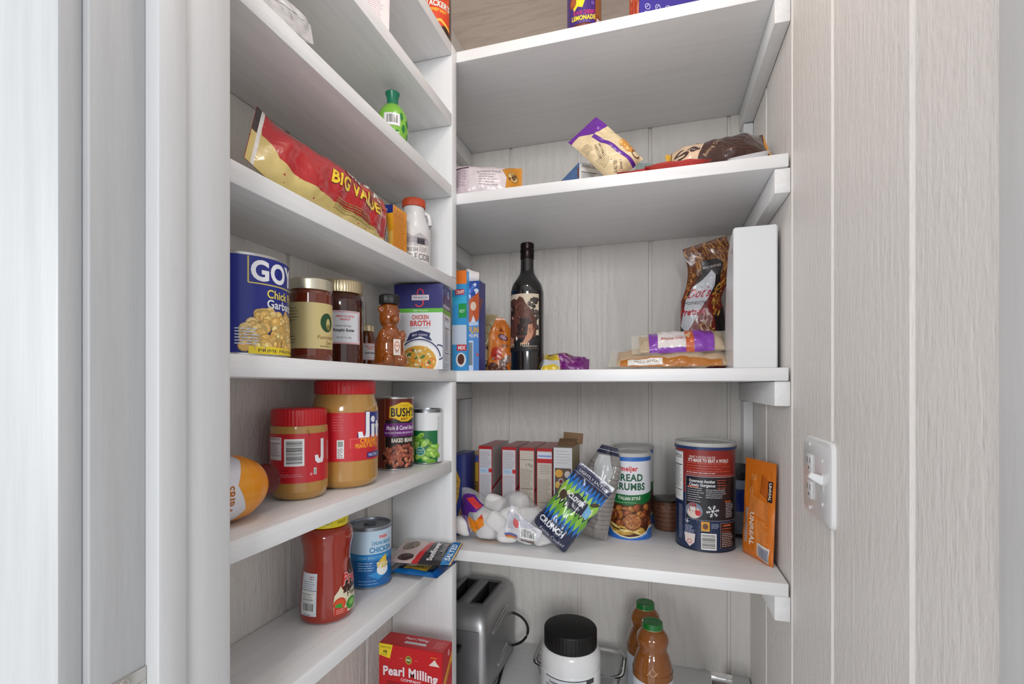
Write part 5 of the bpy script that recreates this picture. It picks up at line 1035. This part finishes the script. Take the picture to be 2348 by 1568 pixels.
# patterned CRUNCH bag
W, H = 108, 205; SK = .82; a = Art(.45)
a.rect(-54, 54, 0, H, '#1d2748'); rr = random.Random(2)
for k in range(11):
    u = -54+k*10.8; a.poly([(u-6, 150), (u, 176), (u+6, 150), (u, 112)], '#1f6fc0').poly([(u-6, 66), (u, 92), (u+6, 66), (u, 40)], '#1f6fc0')
for k in range(9):
    u = -48+k*12; a.poly([(u-7, 130), (u, 154), (u+7, 130), (u, 100)], '#7ab83a' if k % 2 else '#9acb52').poly([(u-7, 82), (u, 104), (u+7, 82), (u, 54)], '#8cc44a' if k % 2 else '#6aa83a')
for k in range(8): u = -42+k*12; a.poly([(u-6, 118), (u, 132), (u+6, 118), (u, 92)], '#dfe4b8')
a.rect(-54, 54, 172, H, '#22284a').line([(-54, 178), (54, 178)], 1, '#b8bcc8').line([(-54, 196), (54, 196)], .8, '#b8bcc8').text('LIGHTLY SALTED', 0, 186, 7, '#dfe2ea', w=86, bold=.0)
a.poly([(-12, 94), (-30, 116), (-8, 138), (26, 132), (30, 100)], '#23283c').poly([(30, 100), (26, 132), (44, 122), (46, 98)], '#7ab4dc').text('CLOVER', -2, 122, 11, '#f0f0f4', w=46, bold=.05).text('VALLEY', 6, 106, 7, '#e4e4ea', w=24).ell(-36, 112, 9, 12, '#4a3a28', .3).ell(40, 140, 12, 5, '#4a3a28', .6)
a.rect(-54, 54, 0, 40, '#1d2748').text('CRUNCH', -10, 34, 14, '#eef0f6', w=72, bold=.05).text('Kettle Cooked', 6, 14, 9, '#c8ccd8', w=74)
b = Art(.45); b.rect(-54, 54, 0, H, '#a8a29a').rect(-54, 54, 172, H, '#22284a')
def wk(p):
    q = Vector(p); k = max(0, q.z-.165)/.04; q.x *= 1-.45*k; q.y += .010*k; return q
for A_ in (a, b): A_.f = [([(u*SK, v*SK) for u, v in p], c, hh) for p, c, hh in A_.f]
o = bag('patterned_bag', W*SK, H*SK, 52, '#1d2748', a, b, ends='top', wr=1.6, seed=81, backc='#a8a29a', warp=None, rough=.22, coat=.5)
x, y, s = atY(1256, .99); pose(o, x, y, Z, face(x, y)-.12, -.18, .66); rest(o, Z); tag(o, 'blue and green patterned snack bag tilted against the bread crumbs', 'snack bag'); CR = o
a = Art(.4); a.rect(-38, 38, 0, 205, '#8f8a86')
for k in range(30): a.line([(-38, 20+k*5), (38, 22+k*5+(k % 3))], .8, '#6a6460' if k % 2 else '#a8a29c')
a.rect(-38, 38, 188, 205, '#1a1e3c').poly([(-20, 140), (-24, 184), (10, 186), (22, 150), (10, 120)], '#c8cccc').line([(-38, 196), (38, 196)], 1, '#c8c8d0')
o = bag('grey_bag', 70, 208, 44, '#8f8a86', a, ends='top', wr=1.8, seed=85, warp=wk, rough=.22, coat=.5, backc='#8f8a86')
x, y, s = atY(1355, 1.090); pose(o, x, y, Z, -.1, -.05, .19); rest(o, Z); tag(o, 'grey woodgrain snack bag with dark blue folded top behind the patterned bag', 'snack bag')
# bread crumb canisters
def crumbs(px0, px1, s, label, h):
    x, y, r = cyl(px0, px1, s); q = r*1000; a = Art(.15)
    a.rect(-3.1*q, 3.1*q, 2, h-7, '#e2e4ea').rect(-3.1*q, 3.1*q, h-18, h-7, '#2f6cc0').rect(-3.1*q, 3.1*q, 2, 100, '#4a2414')
    a.text('meijer', 0, h-34, 11, '#d2303c', w=38, bold=.05).text('BREAD', 0, h-54, 15, '#1c5a3c', w=62, bold=.055).text('CRUMBS', 0, h-74, 15, '#1c5a3c', w=74, bold=.055)
    a.poly([(-3.1*q, 98), (-60, 88), (-30, 81), (0, 79), (30, 81), (60, 88), (3.1*q, 98), (3.1*q, 116), (60, 107), (30, 103), (0, 102), (-30, 103), (-60, 107), (-3.1*q, 116)], '#136a30').text('ITALIAN STYLE', 0, 94, 6.6, '#e2ecdf', w=50, bold=.04, bend=-.003).small(-34, 85, 68, .5, 1, '#a8cfae', 1)
    a.heap(40, -60, 60, 30, 76, 9, 8, ['#7a3a1c', '#9a5024', '#5a2812', '#b06a30', '#c0813a'], 7).heap(16, -50, 50, 14, 34, 16, 3, ['#d8b45a', '#e6cc7c', '#c89a3c'], 9, rots=.3).ell(8, 42, 20, 19, '#6a3216').ell(8, 43, 18.6, 17.6, '#b06c3a').heap(60, -6, 22, 30, 57, 1.8, 1.6, ['#d09a5c', '#8a4a22', '#c07c40'], 4)
    a.poly([(-3.1*q, 2), (-3.1*q, 28), (-50, 32), (-40, 20), (-20, 12), (0, 9), (20, 12), (40, 20), (50, 32), (3.1*q, 28), (3.1*q, 2)], '#e6dcc0').poly([(-3.1*q, 2), (-3.1*q, 24), (-50, 26), (-38, 15), (-18, 8), (0, 6), (18, 8), (38, 15), (50, 26), (3.1*q, 24), (3.1*q, 2)], '#2f70c8').text('24 OZ', 34, 14, 6, '#cfe0f4', w=20, rot=.35)
    t = thing('bread_crumb_canister', label, 'canister', (x, y, EYE+Z), face(x, y), 'bread crumb canisters'); hh = h/1000
    obj('body', lathe([(r*.96, .003), (r*.99, 0), (r+.0006, .0015), (r-.0002, .0035), (r-.0003, hh-.008)], n=72), SO('canister_card', '#d8dade', .5), t)
    wraplabel(r, a, t, PR(.4, .25), 'paper_label')
    obj('plastic_lid', lathe([(r-.001, hh-.0085), (r+.0012, hh-.0085), (r+.0015, hh-.001), (r+.0006, hh), (r-.002, hh-.0002), (r-.004, hh-.003), (.0005, hh-.003)], n=72), SO('frosted_lid', (.62, .62, .60), .35, trans=.15), t)
crumbs(1394.5, 1492, 1.120, 'white, green and blue bread crumb canister in front', 195)
crumbs(1408, 1498, 1.235, 'second bread crumb canister hidden behind the front one', 195)
# microwave cup
x, y, s = atS(1531, 1.17); t = thing('brown_cup', 'small brown cup with peeled dark lid beside the tall cocoa canister', 'cup', (x, y, EYE+Z), face(x, y))
a = Art(.2); a.rect(-110, 110, 3, 62, '#6a4432')
for k in range(9): a.line([(-110, 10+k*5.5), (110, 12+k*5.5)], 1, '#8a6450' if k % 2 else '#543224')
a.heap(60, -60, 60, 44, 62, 1.6, 1.4, ['#8a6a58', '#5a3828'], 3, shade=False)
P = [(.029, 0), (.0312, .003), (.0375, .070)]
bm = lathe([(.001, .001)]+P, '#5a3626', cap1=False); a.bake(bm, profmap(P, .035), 3.4); obj('cup', bm, PR(.4, .2), t, weld=2e-6)
bm = newbm(); loft(bm, [(.0395, .0395, .070, 2), (.0402, .0402, .0715, 2), (.038, .038, .073, 2), (.02, .02, .0755, 2, .002, .002)], 48, '#2a2018')
for v in bm.verts: v.co.z += max(0, v.co.x-.005)*.34+max(0, -v.co.x-.02)*.05
obj('lid', bm, PR(.4, .3), t)
# cocoa canister
x, y, r = cyl(1549.5, 1686, 1.056); q = r*1000; h = 226; a = Art(.15)
a.rect(-3.1*q, 3.1*q, 3, h-8, '#14294e').rect(-3.1*q, 3.1*q, 168, 212, '#8f2420').rect(-3.1*q, 3.1*q, 120, 168, '#8a2622').poly([(-3.1*q, 110), (-3.1*q, 150), (-56, 150), (-44, 128), (-56, 108)], '#14294e').rect(-90, -48, 100, 205, '#d8d8dc').facts(-88, 102, 39, 100).small(-62, 20, 14, 70, 24, '#aab2c4', 1)
a.text('WHAT A COCOA CAN DO', -6, 197, 4.4, '#e8d0c8', w=52, bold=.02).text("IT'S MADE TO BEAT A WORLD", 8, 190, 6.6, '#f0e0da', w=84, bold=.04).small(-38, 168, 98, 16, 4, '#e05a3c', 1.5).small(-38, 164, 78, .5, 1, '#e8c8c0', 1.5).line([(-40, 160), (66, 160)], .7, '#d8a8a0').line([(-40, 157), (66, 157)], .5, '#d8a8a0')
a.rect(-40, 100, 66, 156, '#17141f').line([(-40, 66), (-40, 156), (100, 156)], .7, '#a8a8b8').line([(-40, 66), (100, 66)], .7, '#a8a8b8')
a.text('Outermost Another', -6, 147, 6, '#e4e4ea', w=52, bold=.03).text('Classic Gorgeous', -6, 139, 6, '#e4e4ea', w=52, bold=.03).small(24, 134, 22, 16, 4, '#e0603c', 1.1).small(-36, 104, 34, 28, 7, '#dcdce2', 1.1).text('DIRECTIONS', -24, 134, 3, '#e8783c', w=22, bold=.03).small(2, 114, 44, 16, 5, '#dcdce2', 1.1, 4)
a.ell(-22, 84, 18, 17, '#7a8698').ell(-22, 80, 14, 12, '#e0d0c4').rect(-31, -17, 82, 100, '#a83434').rect(-30, -18, 84, 92, '#ddd8d4').ell(-13, 80, 6, 6, '#c82a34')
for k in range(6):
    t_ = k*PI/3+.2; cx_, cy_ = 15, 86; a.line([(cx_, cy_), (cx_+13*math.cos(t_), cy_+13*math.sin(t_))], 1.3, '#e8eaf0')
    for f_ in (6, 9.5):
        px_, py_ = cx_+f_*math.cos(t_), cy_+f_*math.sin(t_)
        for sg in (-1, 1): a.line([(px_, py_), (px_+3.6*math.cos(t_+sg*.9), py_+3.6*math.sin(t_+sg*.9))], 1.1, '#e8eaf0')
for k in range(5): t_ = k*2*PI/5; a.line([(-36, 60), (-36+5*math.cos(t_), 60+5*math.sin(t_))], 1.2, '#e8eaf0')
a.small(42, 74, 22, 28, 9, '#dcdce2', 1.1, 8).text('ENJOYING', 48, 106, 3, '#e8783c', w=16, bold=.03)
a.rect(30, 74, 10, 62, '#241417').line([(30, 10), (30, 62)], .7, '#b89a98').line([(30, 62), (74, 62)], .7, '#b89a98').small(33, 44, 26, 12, 3, '#e0603c', 1.2).small(33, 14, 30, 26, 8, '#d8c8c4', 1.2).text('NOTES', 46, 57, 3.4, '#e8783c', w=16, bold=.04)
a.rect(-7, 9, 44, 64, '#d89a2c').ell(1, 54, 5, 6, '#6a3a18').small(12, 52, 16, 8, 4, '#a8b2cc', 1).barcode(-8, 6, 30, 34, True).rect(-9, -7, 6, 40, '#14294e').poly([(-42, 36), (-40, 18), (-30, 8), (-20, 18), (-18, 36)], '#e0d4d0').small(-40, 36, 20, 16, 8, '#a8b2cc', 1.1).ring(-30, 19, 5, 5, 1.2, '#c82a34')
rr = random.Random(9)
for k in range(60): a.ell(rr.uniform(-60, 30), rr.uniform(30, 66), .5, .5, '#c8d2e8', n=5, d=0)
a.rect(-3.1*q, 3.1*q, 212, h-8, '#1c3568')
t = thing('cocoa_canister', 'tall dark blue and red cocoa canister with snowflake and grey lid', 'canister', (x, y, EYE+Z), face(x, y)); hh = h/1000
obj('body', lathe([(r*.97, .004), (r*.99, 0), (r+.0008, .0015), (r-.0002, .004), (r-.0003, hh-.010)], n=80), SO('dark_base_ring', '#1a2036', .4), t)
wraplabel(r, a, t, PR(.35, .3), 'paper_label')
obj('plastic_lid', lathe([(r-.001, hh-.0095), (r+.0014, hh-.0095), (r+.0022, hh-.002), (r+.0012, hh), (r-.002, hh-.0002), (r-.0045, hh-.0045), (.0005, hh-.0045)], n=80), SO('grey_plastic_lid', (.52, .52, .50), .35), t)
# dark pouch behind the canister
a = Art(.4); a.rect(-30, 30, 0, 165, '#1a1c28').rect(-30, 30, 60, 110, '#24409a').rect(-30, 30, 10, 60, '#8a90a0').small(-24, 14, 44, 40, 10, '#4a5060', 1).rect(-30, 30, 110, 130, '#9aa8c0')
o = bag('dark_pouch', 56, 168, 26, '#1a1c28', a, ends='top', wr=.8, seed=91, nu=16); x, y, s = atY(1676, 1.20); pose(o, x, y, Z, -.1, -.02, .03); rest(o, Z); tag(o, 'dark blue pouch mostly hidden behind the cocoa canister', 'pouch')
# orange pouch against the right wall
W, H = 92, 196; a = Art(.45); a.rect(-46, 46, 0, H, '#cf701a').poly([(6, 134), (8, 170), (34, 158), (38, 120)], '#b85c12').line([(6, 134), (38, 120)], .9, '#5a2a08').line([(10, 168), (6, 134)], .8, '#5a2a08').rect(28, 40, 120, 160, '#2a1812').text('UNREAL', 34, 140, 6, '#e8dcc8', w=34, rot=-PI/2, bold=.03)
a.text('UNREAL', -10, 58, 14, '#efe0d4', w=66, rot=-PI/2, bold=.05).rect(-34, -24, 26, 96, '#c49a80').small(-34, 30, 10, 64, 26, '#5a6a8a', 1.1).small(2, 34, 34, 44, 16, '#e8a868', .9).text('10', -16, 160, 12, '#dc9a5c', w=14, bold=.03).text('11', -20, 134, 14, '#dca878', w=9, bold=.03)
for k in range(8): a.line([(-22, 124-k*4), (34, 112-k*4)], .9, '#eab078')
a.poly([(6, 10), (38, 4), (40, 32), (8, 36)], '#d8cfc8')
for k in range(11): a.line([(10+k*2.6, 11-k*.5), (10.6+k*2.6, 31-k*.3)], 1.3, '#2a4a78')
o = bag('orange_flat_pouch', W, H, 15, '#cf701a', a, ends='top', wr=.9, seed=95, rough=.4, coat=.1, foil=.15)
p0, p1 = Vector((.1740, 1.100, EYE+Z)), Vector((.2130, 1.018, EYE+Z)); X = (p1-p0).normalized(); Zv = (Vector((.035, .02, 1))-X*Vector((.035, .02, 1)).dot(X)).normalized(); Yv = Zv.cross(X)
M = Matrix((X, Yv, Zv)).transposed().to_4x4(); M.translation = (p0+p1)/2; o.matrix_world = M; rest(o, Z); tag(o, 'flat orange pouch leaning against the right wall', 'pouch')
# ------------------------------------------------------------------ shelf E
Z = ZT['E']
STL = SO('brushed_steel', (.42, .42, .43), .42, .9, bump=.05, bs=300)
t = thing('toaster', 'brushed steel two-slot toaster at the left of the lowest shelf', 'toaster', (-.4490, 1.165, EYE+Z))
TW, TD, TH_ = .156, .250, .200
def tmesh(objs):
    dg = bpy.context.evaluated_depsgraph_get()
    return dg
bm = newbm(); rings = []
for zz, gx, gy, e in ((.012, .006, .006, 9), (.016, .0, .0, 9), (.09, -.001, -.001, 9), (.150, .0, .0, 9), (.172, .002, .004, 8), (.187, .007, .012, 7), (.196, .014, .022, 6.5), (.200, .022, .032, 6)):
    rings.append((TW/2-gx, TD/2-gy, zz, e))
loft(bm, rings, 96, '#8a8a8c'); body = obj('body', bm, STL, None, 40)
cutters = []
for sx in (-1, 1):
    bm = newbm(); quadbox(bm, sx*.031-.0155, sx*.031+.0155, -.068, .068, .06, .25, '#111', .003); c = obj('cutter', bm, STL); cutters.append(c)
    m = body.modifiers.new('slot', 'BOOLEAN'); m.operation = 'DIFFERENCE'; m.object = c; m.solver = 'EXACT'
me = bpy.data.meshes.new_from_object(body.evaluated_get(bpy.context.evaluated_depsgraph_get())); body.modifiers.clear(); body.data = me
for c in cutters: bpy.data.objects.remove(c)
BLK = SO('black_cavity', '#0a0a0a', .6)
body.data.materials.append(BLK)
for p in body.data.polygons:
    if abs(p.center.x) < .050 and abs(p.center.y) < .069 and p.center.z < .1985: p.material_index = 1
body.parent = t
for sx in (-1, 1):
    bm = newbm(); x0, x1 = sx*.031-.0165, sx*.031+.0165
    for q in ((x0, x1, -.0695, -.0665), (x0, x1, .0665, .0695), (x0, x0+.002, -.0665, .0665), (x1-.002, x1, -.0665, .0665)): quadbox(bm, q[0], q[1], q[2], q[3], .1985, .2012, '#333', .0005)
    obj('slot_rim', bm, SO('dark_rim', (.08, .08, .08), .4), t)
    for k in range(5):
        bm = newbm(); tube(bm, [(sx*.031-.013, -.055+k*.027, .16), (sx*.031+.013, -.055+k*.027, .16)], .0009, 6)
        obj('heating_wire', bm, SO('wire_grey', (.35, .33, .3), .4, .8), t)
for zz, y0_, y1_ in ((.150, -.085, .03), (.052, -.045, .03)):
    bm = newbm(); pts = []
    for k in range(24):
        a_ = 2*PI*k/24; ca, sa = math.cos(a_), math.sin(a_); ln = (y1_-y0_)/2
        pts.append((TW/2+.0008, (y0_+y1_)/2+ln*math.copysign(abs(ca)**.8, ca)+sa*.003, zz+.0075*math.copysign(abs(sa)**.8, sa)+ca*.007))
    tube(bm, pts, .0012, 8, closed=True); obj('side_vent', bm, SO('bright_steel', (.75, .75, .75), .2, 1), t)
bm = newbm(); quadbox(bm, -TW/2+.016, TW/2-.020, -TD/2-.0012, -TD/2+.004, .022, .160, '#444', .0015); obj('front_panel', bm, SO('grey_panel', (.22, .22, .23), .35, .7), t)
bm = newbm(); quadbox(bm, -.018, .018, -TD/2-.024, -TD/2-.0005, .118, .128, '#111', .003); obj('lever', bm, SO('black_plastic', '#121214', .4), t)
bm = newbm(); quadbox(bm, -TW/2+.006, TW/2-.006, -TD/2+.01, TD/2-.01, 0, .014, '#111', .003); obj('base', bm, SO('black_plastic', '#121214', .4), t)
bm = newbm(); c0 = (TW/2-.010, TD/2-.055)
tube(bm, [(TW/2-.004+.048*math.sin(k/20*PI*1.06)*1.0, .085-.012*k/20, .115-.042*(1-math.cos(k/20*PI))*1.0) for k in range(21)]+[(TW/2-.006, .05, .02), (TW/2-.002, .0, .012), (TW/2+.006, -.06, .008), (TW/2+.004, -.12, .006)], .0033, 10); obj('power_cord', bm, SO('black_cord', '#0d0d0e', .5), t)
# protein tub
x, y, r = cyl(1240, 1377, 1.052)
t = thing('white_tub', 'white supplement tub with large black lid on the lowest shelf', 'tub', (x, y, EYE+Z), face(x, y))
P = smoothprof([(r*.90, 0), (r*.99, .004), (r, .012), (r, .118), (r*.985, .124), (r, .132), (r*1.005, .146), (r*.97, .160), (r*.90, .168)], 4)
obj('tub', lathe([(.001, .0006)]+P, n=80), SO('white_gloss_plastic', (.74, .75, .76), .22, coat=.4), t)
a = Art(.25); a.rect(-58, 54, 8, 122, '#c8cad0').line([(-58, 121), (38, 121)], 1.8, '#2a2c30').rect(34, 54, 112, 122, '#303236').rect(-58, 34, 104, 119, '#d0d2d8').text('Supplement Facts', -26, 112, 5.5, '#2a2c30', w=44, bold=.03).line([(-58, 104), (34, 104)], 1.6, '#2a2c30').line([(-58, 100), (34, 100)], .6, '#4a4c50').small(-54, 12, 52, 84, 30, '#6a6e7c', .8).small(0, 12, 30, 84, 26, '#7a7e8c', .8, 6).small(36, 60, 14, 48, 16, '#6a6e7c', 1.2, 8).rect(38, 46, 20, 52, '#8a8c98').line([(-30, 12), (-30, 96)], .3, '#888').line([(-58, 60), (34, 60)], .5, '#666')
bm = newbm(); a.bake(bm, profmap(P, r), 5); obj('label', bm, PR(.35, .3), t, weld=2e-6)
screwlid(r*.875, .0385, SO('black_lid', '#060607', .45), t, .1665, 1)
# glass loaf dish
bm = newbm(); xa, ya, _ = atY(1330, 1.178)
loft(bm, [(.083, .046, 0, 5), (.088, .050, .004, 5), (.103, .060, .058, 5), (.110, .066, .062, 5), (.110, .066, .065, 5), (.100, .057, .064, 5), (.083, .046, .010, 5), (.078, .042, .006, 5)], 72, '#ffffff')
GL = SO('clear_glass', (.97, .98, .98), .02, trans=1, ior=1.47)
o = obj('glass_loaf_dish', bm, GL, None, 40); o.location = (xa, ya, EYE+Z+.0004); tag(o, 'clear glass loaf dish behind the white tub', 'dish')
# juice bottles
def juice(px, s, label, htop):
    x, y, _ = atS(px, s); t = thing('juice_bottle', label, 'bottle', (x, y, EYE+Z), face(x, y), 'amber juice bottles with green lids'); k = .0425
    P = smoothprof([(k*.84, 0), (k*.97, .005), (k, .014), (k, .108), (k*.985, .116), (k*.93, .130), (k*.80, .148), (k*.70, .158), (k*.74, .168), (k*.80, .178), (k*.76, .188), (k*.60, .198), (k*.47, .203)], 5)
    obj('bottle', lathe([(.001, .0006)]+P, n=72), SO('amber_juice', '#a05c18', .06, coat=1, trans=.35), t)
    a = Art(.3); a.rect(-120, 120, 12, 100, '#ccd2da').poly([(-120, 100), (120, 100), (120, 108), (0, 101), (-120, 108)], '#ccd2da').ell(-14, 72, 15, 18, '#dc8048').ell(-12, 72, 10, 13, '#e89a66').heap(12, -22, -4, 62, 84, 3, 4, ['#eaa878', '#e08c58'], 3).poly([(-8, 60), (6, 66), (24, 62), (30, 54), (8, 54)], '#4a3a34').small(30, 40, 10, 60, 20, '#6a6e7a', 1).text('ORGANIC', 4, 48, 8, '#4a5a3a', w=34, bold=.03).text('APPLE', 4, 36, 12, '#a84a2a', w=36, bold=.04)
    a.line([(-8, 126), (0, 134), (8, 126), (0, 118), (-8, 126)], .8, '#d8b890').line([(-12, 120), (-4, 128)], .8, '#d8b890').line([(4, 120), (12, 128)], .8, '#d8b890').line([(0, 134), (0, 140)], .8, '#d8b890')
    bm = newbm(); a.bake(bm, profmap(P, k), 4, 4); obj('label', bm, PR(.35, .3), t, weld=2e-6)
    bm = newbm(); r = .0215; z = .2035
    loft(bm, [(r, r, z, 2), (r*1.03, r*1.03, z+.0012, 2), (r*1.0, r*1.0, z+.003, 2), (r, r, z+.010, 2), (r*.96, r*.96, z+.0128, 2), (r*.86, r*.86, z+.0132, 2), (r*.82, r*.82, z+.0124, 2), (r*.55, r*.55, z+.0124, 2), (r*.52, r*.52, z+.0131, 2), (r*.48, r*.48, z+.0124, 2), (.0005, .0005, z+.0124, 2)], 56, '#0b6a22', colf=lambda q: '#b8c8a8' if q < z+.0016 else '#0b6a22')
    obj('lid', bm, PR(.3, .5), t)
juice(1496.5, 1.048, 'amber juice bottle with green lid, the nearer of the pair', 1)
juice(1479.5, 1.142, 'amber juice bottle with green lid, partly hidden behind the other', 1)
# small chrome rack
x, y, s = atS(1652, 1.12); t = thing('chrome_holder', 'small shiny chrome holder at the bottom right of the lowest shelf', 'holder', (x, y, EYE+Z), face(x, y))
CH = SO('chrome', (.85, .85, .85), .08, 1)
bm = newbm(); quadbox(bm, -.022, .026, -.012, .012, .046, .057, '#fff', .003); obj('top_bar', bm, CH, t)
for sx in (-.020, .024):
    for sy in (-.010, .010): bm = newbm(); tube(bm, [(sx, sy, .0005), (sx, sy, .048)], .0025, 8); obj('leg', bm, CH, t)
bm = newbm(); quadbox(bm, -.020, .024, -.010, .010, .020, .036, '#fff', .002); obj('middle_bar', bm, SO('dark_steel', (.25, .22, .22), .2, 1), t)
